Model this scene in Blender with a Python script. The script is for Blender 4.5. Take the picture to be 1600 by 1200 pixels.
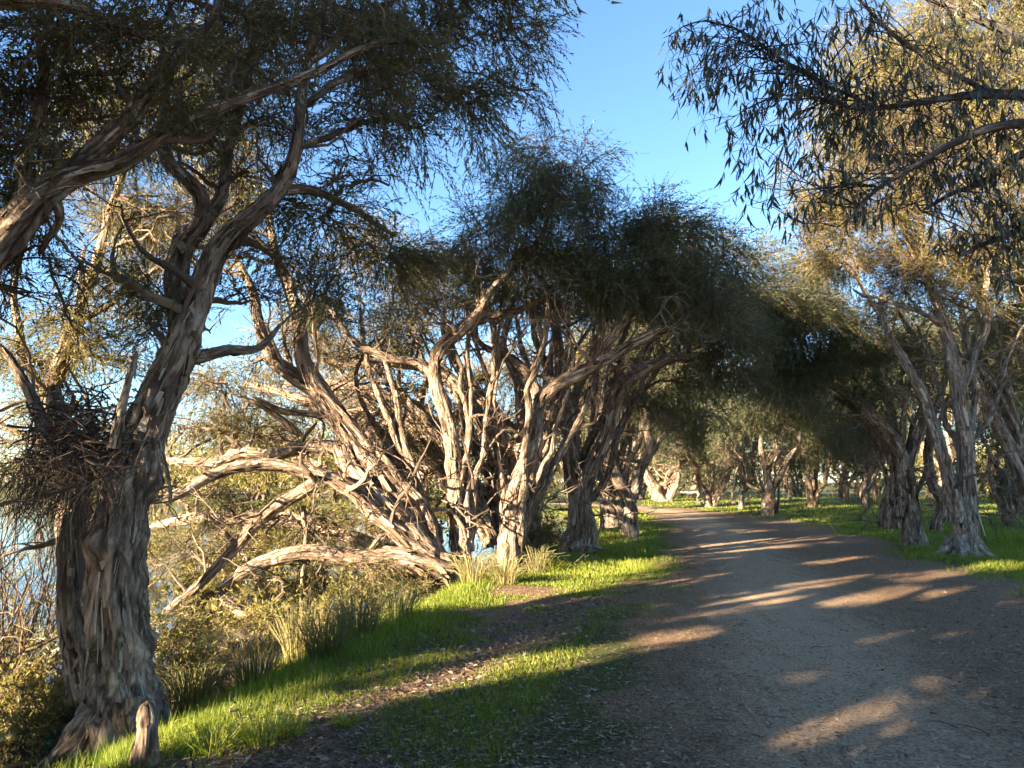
import bpy, math
import numpy as np

# ------------------------------------------------------------------ camera, sky, sun, exposure
sc = bpy.context.scene
for o in list(bpy.data.objects):
    bpy.data.objects.remove(o)
FPX, HORIZON, CAMZ = 1164.0, 752.0, 1.6            # focal length in px of a 1600 px wide frame
PITCH = math.atan((HORIZON - 600.0) / FPX)
cam_d = bpy.data.cameras.new('camera')
cam = bpy.data.objects.new('camera', cam_d)
sc.collection.objects.link(cam)
cam.location = (0, 0, CAMZ)
cam.rotation_euler = (math.radians(90) + PITCH, 0, 0)
cam_d.sensor_width = 36.0
cam_d.lens = 36.0 * FPX / 1600.0
cam_d.clip_start, cam_d.clip_end = 0.05, 3000
sc.camera = cam

SUN_EL, SUN_AZ = math.radians(15.0), math.radians(228.0)     # azimuth clockwise from +Y
world = bpy.data.worlds.new('World')
sc.world = world
world.use_nodes = True
wn = world.node_tree.nodes
sky = wn.new('ShaderNodeTexSky')
sky.sky_type = 'NISHITA'
sky.sun_disc = False
sky.sun_elevation = SUN_EL
sky.sun_rotation = SUN_AZ
sky.altitude = 0
sky.air_density = 1.0
sky.dust_density = 0.0
sky.ozone_density = 4.2
bg = wn['Background']
bg.inputs[1].default_value = 0.052
world.node_tree.links.new(sky.outputs[0], bg.inputs[0])
sun_d = bpy.data.lights.new('sun', 'SUN')
sun_d.energy = 5.0
sun_d.angle = math.radians(0.55)
sun_d.color = (1.0, 0.86, 0.64)
sun = bpy.data.objects.new('sun', sun_d)
sc.collection.objects.link(sun)
sun.rotation_euler = (math.radians(90) - SUN_EL, 0, math.pi - SUN_AZ)
sun.location = (-30, -30, 30)
LDIR = np.array([-math.sin(SUN_AZ) * math.cos(SUN_EL), -math.cos(SUN_AZ) * math.cos(SUN_EL), -math.sin(SUN_EL)])
sc.view_settings.view_transform = 'Standard'
sc.view_settings.look = 'None'
sc.view_settings.gamma = 1.0
sc.view_settings.use_curve_mapping = False
sc.view_settings.exposure = 3.15
sc.render.engine = 'CYCLES'
sc.cycles.max_bounces = 4
sc.cycles.diffuse_bounces = 3
sc.cycles.adaptive_threshold = 0.03
sc.cycles.glossy_bounces = 2
sc.cycles.transmission_bounces = 3
sc.cycles.use_denoising = True
sc.cycles.sample_clamp_indirect = 4.0

# ------------------------------------------------------------------ helpers
RNG = np.random.default_rng(7)
cp, sp = math.cos(PITCH), math.sin(PITCH)

def P(px, py, Y):
    """point seen at pixel (px, py) of the 1600x1200 photograph at forward distance Y"""
    a, b = (px - 800.0) / FPX, (600.0 - py) / FPX
    d = np.array([a, cp - b * sp, sp + b * cp])
    t = Y / d[1]
    return np.array([t * d[0], Y, CAMZ + t * d[2]])

def mpp(Y):
    return Y / FPX                     # metres per photo pixel at distance Y

def h3(ix, iy, iz, seed):
    h = (ix.astype(np.int64) * 374761393 + iy.astype(np.int64) * 668265263 + iz.astype(np.int64) * 2147483647 + seed * 1274126177) & 0xFFFFFFFF
    h = ((h ^ (h >> 13)) * 1274126177) & 0xFFFFFFFF
    h = (h ^ (h >> 16)) & 0xFFFFFFFF
    return h / 4294967295.0

def vnoise(p, seed=0):
    p = np.asarray(p, float)
    i = np.floor(p)
    f = p - i
    f = f * f * (3 - 2 * f)
    i = i.astype(np.int64)
    r = 0
    for dx in (0, 1):
        wx = f[..., 0] if dx else 1 - f[..., 0]
        for dy in (0, 1):
            wy = f[..., 1] if dy else 1 - f[..., 1]
            for dz in (0, 1):
                wz = f[..., 2] if dz else 1 - f[..., 2]
                r = r + wx * wy * wz * h3(i[..., 0] + dx, i[..., 1] + dy, i[..., 2] + dz, seed)
    return r

def noise2(x, y, s, seed=0):
    return vnoise(np.stack([x * s, y * s, np.zeros_like(x) + seed * 3.7], -1), seed)

def fbm2(x, y, s, seed=0, octs=3):
    r, a, n = 0, 1.0, 0
    for k in range(octs):
        r = r + a * noise2(x, y, s * 2 ** k, seed + k)
        n += a
        a *= 0.5
    return r / n

def sstep(a, b, x):
    t = np.clip((x - a) / (b - a), 0, 1)
    return t * t * (3 - 2 * t)

def norm(v):
    return v / np.maximum(np.linalg.norm(v, axis=-1, keepdims=True), 1e-9)

def build(name, V, tris=None, quads=None, mat=None, parent=None, attrs=None, smooth=False, kind=None):
    """one mesh object; attrs = {name: (domain, array)}"""
    me = bpy.data.meshes.new(name)
    V = np.ascontiguousarray(V, np.float32).reshape(-1, 3)
    lv, ls, lt = [], [], []
    n0 = 0
    if quads is not None and len(quads):
        q = np.asarray(quads, np.int32).reshape(-1, 4)
        lv.append(q.ravel()); ls.append(n0 + np.arange(len(q)) * 4); lt.append(np.full(len(q), 4)); n0 += q.size
    if tris is not None and len(tris):
        t = np.asarray(tris, np.int32).reshape(-1, 3)
        lv.append(t.ravel()); ls.append(n0 + np.arange(len(t)) * 3); lt.append(np.full(len(t), 3)); n0 += t.size
    lv = np.concatenate(lv).astype(np.int32); ls = np.concatenate(ls).astype(np.int32); lt = np.concatenate(lt).astype(np.int32)
    me.vertices.add(len(V)); me.vertices.foreach_set('co', V.ravel())
    me.loops.add(len(lv)); me.loops.foreach_set('vertex_index', lv)
    me.polygons.add(len(ls)); me.polygons.foreach_set('loop_start', ls); me.polygons.foreach_set('loop_total', lt)
    me.polygons.foreach_set('use_smooth', np.full(len(ls), smooth, bool))
    for an, (dom, arr) in (attrs or {}).items():
        arr = np.ascontiguousarray(arr, np.float32)
        ty = 'FLOAT_VECTOR' if arr.ndim == 2 else 'FLOAT'
        at = me.attributes.new(an, ty, dom)
        at.data.foreach_set('vector' if ty == 'FLOAT_VECTOR' else 'value', arr.ravel())
    me.update(calc_edges=True)
    if mat is not None:
        me.materials.append(mat)
    o = bpy.data.objects.new(name, me)
    sc.collection.objects.link(o)
    if parent is not None:
        o.parent = parent
        o.matrix_parent_inverse = parent.matrix_world.inverted() if False else __import__('mathutils').Matrix.Translation(parent.location).inverted()
    if kind:
        o['kind'] = kind
    return o

def empty(name, loc, label, cat, group=None):
    o = bpy.data.objects.new(name, None)
    sc.collection.objects.link(o)
    o.location = tuple(float(v) for v in loc)
    o.empty_display_size = 0.2
    o['label'] = label; o['category'] = cat
    if group:
        o['group'] = group
    return o

def tag(o, label, cat, group=None, kind=None):
    o['label'] = label; o['category'] = cat
    if group: o['group'] = group
    if kind: o['kind'] = kind
    return o

# ------------------------------------------------------------------ materials
def new_mat(name):
    m = bpy.data.materials.new(name)
    m.use_nodes = True
    nt = m.node_tree
    return m, nt, nt.nodes['Principled BSDF'], nt.nodes['Material Output']

class NT:
    def __init__(s, nt): s.nt = nt
    def n(s, ty, **kw):
        nd = s.nt.nodes.new(ty)
        for k, v in kw.items(): setattr(nd, k, v)
        return nd
    def l(s, a, b): s.nt.links.new(a, b)
    def attr(s, name):
        return s.n('ShaderNodeAttribute', attribute_name=name)
    def noise(s, vec, scale, detail=3, rough=0.55):
        nd = s.n('ShaderNodeTexNoise'); nd.inputs['Scale'].default_value = scale
        nd.inputs['Detail'].default_value = detail; nd.inputs['Roughness'].default_value = rough
        if vec is not None: s.l(vec, nd.inputs['Vector'])
        return nd.outputs['Fac']
    def math(s, op, a, b=None, clamp=False):
        nd = s.n('ShaderNodeMath', operation=op, use_clamp=clamp)
        for i, v in enumerate((a, b)):
            if v is None: continue
            if isinstance(v, (int, float)): nd.inputs[i].default_value = v
            else: s.l(v, nd.inputs[i])
        return nd.outputs[0]
    def ramp(s, fac, stops, interp='LINEAR'):
        nd = s.n('ShaderNodeValToRGB'); cr = nd.color_ramp; cr.interpolation = interp
        while len(cr.elements) < len(stops): cr.elements.new(0.5)
        for e, (p, c) in zip(cr.elements, stops):
            e.position = p; e.color = (*c, 1) if len(c) == 3 else c
        s.l(fac, nd.inputs[0])
        return nd.outputs[0]
    def mix(s, fac, a, b, blend='MIX'):
        nd = s.n('ShaderNodeMix', data_type='RGBA', blend_type=blend)
        for sock, v in ((nd.inputs[0], fac), (nd.inputs[6], a), (nd.inputs[7], b)):
            if isinstance(v, (int, float)): sock.default_value = v
            elif isinstance(v, tuple): sock.default_value = (*v, 1)
            else: s.l(v, sock)
        return nd.outputs[2]
    def mapr(s, v, a, b, c, d):
        nd = s.n('ShaderNodeMapRange')
        s.l(v, nd.inputs[0])
        for i, x in enumerate((a, b, c, d)): nd.inputs[i + 1].default_value = x
        return nd.outputs[0]
    def bump(s, h, strength, dist):
        nd = s.n('ShaderNodeBump'); nd.inputs['Strength'].default_value = strength; nd.inputs['Distance'].default_value = dist
        s.l(h, nd.inputs['Height'])
        return nd.outputs[0]

def bark_material(name, dark, mid, pale, grey):
    m, nt, b, out = new_mat(name)
    t = NT(nt)
    a = t.attr('bark')
    mp = t.n('ShaderNodeMapping'); mp.inputs['Scale'].default_value = (1, 1, 0.24)
    t.l(a.outputs['Vector'], mp.inputs['Vector'])
    wrp = t.n('ShaderNodeVectorMath', operation='ADD')
    wn_ = t.n('ShaderNodeTexNoise'); wn_.inputs['Scale'].default_value = 9; wn_.inputs['Detail'].default_value = 2
    t.l(mp.outputs[0], wn_.inputs['Vector'])
    sc_ = t.n('ShaderNodeVectorMath', operation='SCALE'); sc_.inputs['Scale'].default_value = 0.07
    t.l(wn_.outputs['Color'], sc_.inputs[0]); t.l(mp.outputs[0], wrp.inputs[0]); t.l(sc_.outputs[0], wrp.inputs[1])
    v = wrp.outputs[0]
    n1 = t.noise(v, 34, 6, 0.7)
    n2 = t.noise(v, 9, 4, 0.65)
    n3 = t.noise(a.outputs['Vector'], 3.4, 4, 0.65)
    vo = t.n('ShaderNodeTexVoronoi', feature='DISTANCE_TO_EDGE'); vo.inputs['Scale'].default_value = 15
    t.l(v, vo.inputs['Vector'])
    crack = t.mapr(vo.outputs['Distance'], 0.0, 0.16, 0, 1)
    c = t.ramp(n1, [(0.38, dark), (0.47, mid), (0.55, pale), (0.66, tuple(min(.6, x * 1.15) for x in pale))])
    c2 = t.ramp(n2, [(0.43, dark), (0.50, mid), (0.56, pale)])
    c = t.mix(0.5, c, c2)
    c = t.mix(t.mapr(n3, 0.45, 0.57, 0, 0.55), c, t.mix(t.mapr(n1, 0.35, 0.6, 0, 1), tuple(x * .45 for x in grey), grey))
    c = t.mix(t.mapr(crack, 0, 1, 0.45, 0), c, tuple(x * 0.6 for x in dark))
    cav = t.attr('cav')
    c = t.mix(t.mapr(cav.outputs['Fac'], 0.28, 0.72, 0.88, 0), c, tuple(x * 0.7 for x in dark))  # hollows of the relief painted darker, shade put into the bark colour
    t.l(c, b.inputs['Base Color'])
    b.inputs['Roughness'].default_value = 0.88
    b.inputs['Specular IOR Level'].default_value = 0.15
    h = t.math('ADD', t.math('ADD', t.math('MULTIPLY', n1, 0.8), t.math('MULTIPLY', n2, 0.9)), t.math('MULTIPLY', crack, 0.35))
    t.l(t.bump(h, 1.0, 0.035), b.inputs['Normal'])
    return m

M = {}
M['bark'] = bark_material('paperbark', (0.070, 0.040, 0.024), (0.22, 0.140, 0.085), (0.52, 0.38, 0.265), (0.27, 0.205, 0.155))
M['bark_grey'] = bark_material('grey_paperbark', (0.085, 0.058, 0.040), (0.27, 0.195, 0.135), (0.55, 0.44, 0.33), (0.36, 0.29, 0.225))
M['gum_bark'] = bark_material('gum_bark', (0.05, 0.035, 0.028), (0.11, 0.08, 0.065), (0.19, 0.15, 0.125), (0.15, 0.13, 0.12))

def flake_material():
    m, nt, b, out = new_mat('bark_flake')
    t = NT(nt)
    a = t.attr('tint')
    geo = t.n('ShaderNodeNewGeometry')
    n = t.noise(geo.outputs['Position'], 40, 3)
    c = t.ramp(a.outputs['Fac'], [(0.0, (0.07, 0.038, 0.022)), (0.4, (0.20, 0.125, 0.078)), (0.75, (0.38, 0.275, 0.19)), (1.0, (0.55, 0.44, 0.33))])
    c = t.mix(t.mapr(n, 0.3, 0.7, 0, 0.5), c, (0.15, 0.09, 0.06))
    t.l(c, b.inputs['Base Color']); b.inputs['Roughness'].default_value = 0.85
    b.inputs['Specular IOR Level'].default_value = 0.2
    return m
M['flake'] = flake_material()

def leaf_material(name, c0, c1, c2, rough=0.5, trans=0.45, tcol=None):
    m, nt, b, out = new_mat(name)
    t = NT(nt)
    a = t.attr('tint')
    c = t.ramp(a.outputs['Fac'], [(0.0, c0), (0.5, c1), (1.0, c2)])
    t.l(c, b.inputs['Base Color'])
    b.inputs['Roughness'].default_value = rough
    b.inputs['Specular IOR Level'].default_value = 0.35
    tr = t.n('ShaderNodeBsdfTranslucent')
    t.l(t.mix(0.5, c, tcol) if tcol else c, tr.inputs['Color'])
    mx = t.n('ShaderNodeMixShader'); mx.inputs[0].default_value = trans
    t.l(b.outputs[0], mx.inputs[1]); t.l(tr.outputs[0], mx.inputs[2]); t.l(mx.outputs[0], out.inputs['Surface'])
    return m
M['leaf'] = leaf_material('paperbark_leaf', (0.066, 0.056, 0.017), (0.145, 0.112, 0.032), (0.30, 0.21, 0.058), tcol=(0.16, 0.15, 0.04))
M['leaf_teal'] = leaf_material('grey_green_leaf', (0.046, 0.056, 0.024), (0.088, 0.102, 0.042), (0.17, 0.16, 0.062), tcol=(0.12, 0.13, 0.05))
M['leaf_gum'] = leaf_material('gum_leaf', (0.048, 0.050, 0.026), (0.085, 0.082, 0.040), (0.19, 0.135, 0.052), rough=0.38, trans=0.15)
M['leaf_sunlit'] = leaf_material('sunlit_leaf', (0.09, 0.085, 0.024), (0.20, 0.17, 0.045), (0.36, 0.27, 0.08), tcol=(0.2, 0.17, 0.05))  # paler golden paperbark leaf, sunlit look put into the colour
M['twig'] = leaf_material('dry_twig', (0.045, 0.030, 0.022), (0.13, 0.085, 0.055), (0.30, 0.20, 0.12), rough=0.8, trans=0.0)
M['grass'] = leaf_material('grass_blade', (0.105, 0.140, 0.010), (0.185, 0.220, 0.014), (0.38, 0.31, 0.07), rough=0.5, trans=0.4, tcol=(0.18, 0.32, 0.02))
M['sedge'] = leaf_material('dry_sedge', (0.07, 0.085, 0.025), (0.17, 0.15, 0.055), (0.36, 0.28, 0.11), rough=0.6, trans=0.35, tcol=(0.3, 0.25, 0.06))
M['litter'] = leaf_material('leaf_litter', (0.06, 0.036, 0.022), (0.20, 0.13, 0.08), (0.50, 0.38, 0.26), rough=0.7, trans=0.0)
M['ivy'] = leaf_material('dark_creeper_leaf', (0.015, 0.045, 0.018), (0.03, 0.085, 0.03), (0.08, 0.14, 0.04), rough=0.4, trans=0.2)

def ground_material():
    m, nt, b, out = new_mat('earth_and_litter')
    t = NT(nt)
    geo = t.n('ShaderNodeNewGeometry'); p = geo.outputs['Position']
    n_big = t.noise(p, 0.55, 4, 0.6)
    n_mid = t.noise(p, 4.0, 5, 0.65)
    n_fin = t.noise(p, 38, 6, 0.75)
    n_spk = t.noise(p, 130, 2, 0.6)
    mp = t.n('ShaderNodeMapping'); mp.inputs['Scale'].default_value = (9, 2.2, 1); mp.inputs['Rotation'].default_value = (0, 0, 0.25)
    t.l(p, mp.inputs['Vector'])
    n_trk = t.noise(mp.outputs[0], 0.5, 4, 0.6)
    g, w, s = t.attr('grass').outputs['Fac'], t.attr('worn').outputs['Fac'], t.attr('shore').outputs['Fac']
    litter = t.ramp(n_fin, [(0.36, (0.055, 0.029, 0.015)), (0.46, (0.18, 0.105, 0.055)), (0.56, (0.33, 0.20, 0.105)), (0.68, (0.55, 0.37, 0.21))])
    litter = t.mix(t.mapr(n_mid, 0.35, 0.7, 0.0, 0.65), litter, t.mix(0.5, litter, (0.09, 0.052, 0.030)))
    sand = t.ramp(n_fin, [(0.36, (0.16, 0.100, 0.056)), (0.47, (0.37, 0.243, 0.142)), (0.62, (0.56, 0.39, 0.24))])
    wf = t.math('ADD', t.math('MULTIPLY', w, 0.9), t.math('MULTIPLY', t.math('SUBTRACT', t.math('ADD', t.math('MULTIPLY', n_trk, 0.6), t.math('MULTIPLY', n_mid, 0.5)), 0.55), 1.7))
    wf = t.mapr(wf, 0.25, 0.85, 0, 1)
    c = t.mix(wf, litter, sand)
    gr = t.ramp(n_fin, [(0.3, (0.030, 0.042, 0.008)), (0.5, (0.075, 0.085, 0.016)), (0.7, (0.14, 0.105, 0.04))])
    gf = t.math('ADD', g, t.math('MULTIPLY', t.math('SUBTRACT', t.math('ADD', t.math('MULTIPLY', n_mid, 0.6), t.math('MULTIPLY', n_big, 0.5)), 0.55), 1.3))
    gf = t.math('MULTIPLY', t.mapr(gf, 0.3, 0.75, 0, 1), t.mapr(g, 0.02, 0.2, 0, 1))
    c = t.mix(gf, c, gr)
    c = t.mix(s, c, t.ramp(n_fin, [(0.3, (0.03, 0.024, 0.018)), (0.7, (0.10, 0.08, 0.055))]))
    c = t.mix(t.mapr(n_spk, 0.62, 0.70, 0, 0.5), c, (0.50, 0.38, 0.27))
    t.l(c, b.inputs['Base Color'])
    b.inputs['Roughness'].default_value = 0.95
    b.inputs['Specular IOR Level'].default_value = 0.15
    h = t.math('ADD', t.math('MULTIPLY', n_fin, 0.5), t.math('ADD', t.math('MULTIPLY', n_mid, 0.8), t.math('MULTIPLY', n_spk, 0.2)))
    t.l(t.bump(h, 1.0, 0.05), b.inputs['Normal'])
    return m
M['ground'] = ground_material()

def water_material():
    m, nt, b, out = new_mat('lake_water')
    t = NT(nt)
    geo = t.n('ShaderNodeNewGeometry')
    mp = t.n('ShaderNodeMapping'); mp.inputs['Scale'].default_value = (1.6, 1.0, 1)
    t.l(geo.outputs['Position'], mp.inputs['Vector'])
    n = t.noise(mp.outputs[0], 3.0, 3, 0.5)
    b.inputs['Base Color'].default_value = (0.020, 0.024, 0.018, 1)
    b.inputs['Roughness'].default_value = 0.04
    b.inputs['IOR'].default_value = 1.33
    b.inputs['Specular IOR Level'].default_value = 0.6
    t.l(t.bump(n, 0.12, 0.03), b.inputs['Normal'])
    return m
M['water'] = water_material()

# ------------------------------------------------------------------ terrain
CY = np.array([-60, -10, 4, 9, 14, 25, 37, 46, 54, 66, 90, 130.])
CX = np.array([-17, -2.0, 2.1, 3.4, 4.7, 7.0, 8.7, 8.0, 4.0, -5, -26, -64.])
BY = np.array([-300, -60, -10, 3, 5, 9, 13, 18, 23, 30, 40, 48, 58, 72, 110, 400.])
BX = np.array([-100, -24, -5.0, -2.3, -1.75, -0.9, 0.0, 1.3, 2.9, 4.6, 4.8, 1.0, -9, -30, -90, -500.])
WATER_Z = -0.55
def path_x(y): return np.interp(y, CY, CX)
def bank_x(y): return np.interp(y, BY, BX)

def terrain(x, y, under_path=True):
    x, y = np.asarray(x, float), np.asarray(y, float)
    k = bank_x(y) - x                                   # > 0 on the lake side
    z = -0.30 * np.maximum(k, 0) * sstep(0, 1.2, k)
    z = np.maximum(z, -1.7)
    far = np.hypot(x + 60, y - 20)
    z = z + sstep(150, 175, far) * 2.2 * (k > 20)
    off = sstep(1.6, 3.6, np.abs(x - path_x(y)))
    z = z + off * (fbm2(x, y, 0.45, 3) - 0.5) * 0.16
    z = z + sstep(3, 12, x - path_x(y)) * 0.12
    if under_path:
        z = z - 0.04 * (1 - sstep(1.9, 2.6, np.abs(x - path_x(y))))
    return z

def ground_at(px, py):
    """where the view ray through a pixel meets the terrain"""
    a, b = (px - 800.0) / FPX, (600.0 - py) / FPX
    d = np.array([a, cp - b * sp, sp + b * cp])
    ts = np.concatenate([np.arange(2, 30, 0.02), np.arange(30, 120, 0.1)])
    pts = ts[:, None] * d + np.array([0, 0, CAMZ])
    zz = terrain(pts[:, 0], pts[:, 1], False)
    i = np.argmax(pts[:, 2] < zz)
    return pts[i]

def zones(x, y):
    dpx = x - path_x(y)
    k = bank_x(y) - x
    nb = fbm2(x, y, 0.7, 11)
    right = sstep(3.3, 4.6, dpx + (nb - 0.5) * 3.0) * sstep(6.5, 10.5, y + (nb - 0.5) * 4)
    farg = sstep(28, 42, y) * sstep(1.9, 2.8, np.abs(dpx))
    left = sstep(1.45, 2.1, -dpx + (nb - 0.5) * 1.2) * sstep(0.40, 0.56, fbm2(x, y, 0.9, 21) + 0.12 * sstep(-1.0, 0.5, k) + 0.10 * sstep(12, 17, y) + 0.07 * sstep(6, 8, y)) * (1 - sstep(1.2, 1.9, k))
    band = np.exp(-((dpx + 3.45 - .17 * (y - 5.4) + (nb - .5) * .5) / .30) ** 2) * (1 - sstep(9, 11.5, y))
    left = left * (1 - .95 * band)
    g = np.maximum(np.maximum(right, farg), left) * (1 - sstep(1.3, 2.0, k) * (y < 60))
    worn = np.exp(-((dpx + 0.15) / 1.2) ** 2) * 1.0
    shore = sstep(1.0, 1.9, k)
    return g, worn, shore

def spaced(*segs):
    out = []
    for a, b, st in segs:
        out.append(np.arange(a, b, st))
    return np.concatenate(out)

gx = np.concatenate([-np.geomspace(900, 9.5, 34), spaced((-9, -4, 0.3), (-4, 6, 0.2), (6, 14, 0.36), (14, 40, 1.0)), np.geomspace(41, 900, 22)])
gy = np.concatenate([-np.geomspace(700, 5, 22), spaced((-4, 3, 0.4), (3, 14, 0.2), (14, 30, 0.4), (30, 60, 0.6)), np.geomspace(61, 1200, 30)])
X, Y = np.meshgrid(gx, gy)
nx, ny = len(gx), len(gy)
Z = terrain(X, Y)
idx = np.arange(nx * ny).reshape(ny, nx)
quads = np.stack([idx[:-1, :-1], idx[:-1, 1:], idx[1:, 1:], idx[1:, :-1]], -1).reshape(-1, 4)
g, w, s = zones(X, Y)
ground = build('ground', np.stack([X, Y, Z], -1), quads=quads, mat=M['ground'], smooth=True,
               attrs={'grass': ('POINT', g.ravel()), 'worn': ('POINT', w.ravel()), 'shore': ('POINT', s.ravel())})
ground['kind'] = 'structure'

py_ = spaced((-6, 3, 0.5), (3, 16, 0.12), (16, 40, 0.3), (40, 90, 1.0))
du = np.linspace(-2.5, 2.5, 36)
YY, UU = np.meshgrid(py_, du, indexing='ij')
XX = path_x(YY) + UU * (1 + 0.0 * YY)
rel = (fbm2(XX, YY, 1.6, 5) - 0.5) * 0.035 * (1 - sstep(1.6, 2.4, np.abs(UU)))
ZZ = terrain(XX, YY, False) + 0.004 + rel - 0.034 * sstep(2.2, 2.5, np.abs(UU))
idx = np.arange(XX.size).reshape(XX.shape)
quads = np.stack([idx[:-1, :-1], idx[:-1, 1:], idx[1:, 1:], idx[1:, :-1]], -1).reshape(-1, 4)
g, w, s = zones(XX, YY)
path = build('dirt_path', np.stack([XX, YY, ZZ], -1), quads=quads, mat=M['ground'], smooth=True,
             attrs={'grass': ('POINT', g.ravel()), 'worn': ('POINT', w.ravel()), 'shore': ('POINT', s.ravel() * 0)})
path['kind'] = 'structure'

wx = np.linspace(-420, 30, 3); wy = np.linspace(-200, 330, 3)
WX, WY = np.meshgrid(wx, wy)
water = build('lake_water', np.stack([WX, WY, WX * 0 + WATER_Z], -1), quads=[[0, 1, 4, 3], [1, 2, 5, 4], [3, 4, 7, 6], [4, 5, 8, 7]], mat=M['water'])
water['kind'] = 'structure'

# gaps cut through the crowns to let sun streaks in: where the low sun reaches the ground, read off the photograph (two pixels and a half width in metres)
STREAKS = [(1270, 1165, 1500, 1062, .19), (950, 1020, 1140, 985, .13), (620, 1085, 950, 1022, .13), (430, 1168, 600, 1095, .12), (1360, 1005, 1490, 985, .14), (1220, 1062, 1310, 1045, .10), (1320, 945, 1440, 916, .16), (1430, 936, 1515, 920, .16),
           (1260, 912, 1375, 897, .16), (1415, 906, 1490, 894, .18), (1070, 908, 1140, 898, .12), (1190, 938, 1235, 928, .10), (890, 906, 1030, 882, .20), (900, 888, 1000, 868, .2), (1000, 864, 1080, 855, .2), (1130, 848, 1240, 842, .25), (1290, 880, 1370, 868, .2), (1010, 833, 1100, 828, .3), (1540, 890, 1600, 880, .3), (1140, 860, 1230, 852, .2), (1180, 830, 1290, 824, .3)]
_ST = []
for (x1, y1, x2, y2, hw) in STREAKS:
    a_, b_ = ground_at(x1, y1)[:2], ground_at(x2, y2)[:2]
    _ST.append((a_, b_, hw))
_ST += [(np.array([-3.3, 3.9]), np.array([-1.5, 5.6]), .28), (np.array([-2.5, 8.5]), np.array([1.0, 11.8]), .35)]  # further gaps added so sun reaches the left shrubs and thicket
def in_streak(p, grow=0.0):
    g = p + LDIR * (p[:, 2:3] / -LDIR[2])
    hit = np.zeros(len(p), bool)
    for a_, b_, hw in _ST:
        d = b_ - a_
        t = np.clip(((g[:, :2] - a_) @ d) / (d @ d), 0, 1)
        hit |= np.linalg.norm(g[:, :2] - (a_ + t[:, None] * d), axis=1) < hw + grow
    return hit

# ------------------------------------------------------------------ limbs with bark relief
def catmull(pts, step):
    pts = np.asarray(pts, float)
    p = np.vstack([2 * pts[0] - pts[1], pts, 2 * pts[-1] - pts[-2]])
    out = []
    for i in range(1, len(p) - 2):
        L = np.linalg.norm(p[i + 1, :3] - p[i, :3])
        n = max(2, int(L / step))
        t = np.linspace(0, 1, n, endpoint=False)[:, None]
        a, b, c, d = p[i - 1], p[i], p[i + 1], p[i + 2]
        out.append(0.5 * (2 * b + (c - a) * t + (2 * a - 5 * b + 4 * c - d) * t ** 2 + (3 * b - a - 3 * c + d) * t ** 3))
    out.append(p[-2][None])
    return np.vstack(out)

def frames(C):
    T = norm(np.gradient(C, axis=0))
    N = np.zeros_like(C)
    ref = np.array([1.0, 0, 0]) if abs(T[0, 0]) < 0.8 else np.array([0, 1.0, 0])
    n = ref - T[0] * ref.dot(T[0])
    n /= np.linalg.norm(n)
    for i in range(len(C)):
        n = n - T[i] * n.dot(T[i])
        n /= max(np.linalg.norm(n), 1e-9)
        N[i] = n
    return T, N, np.cross(T, N)

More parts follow.
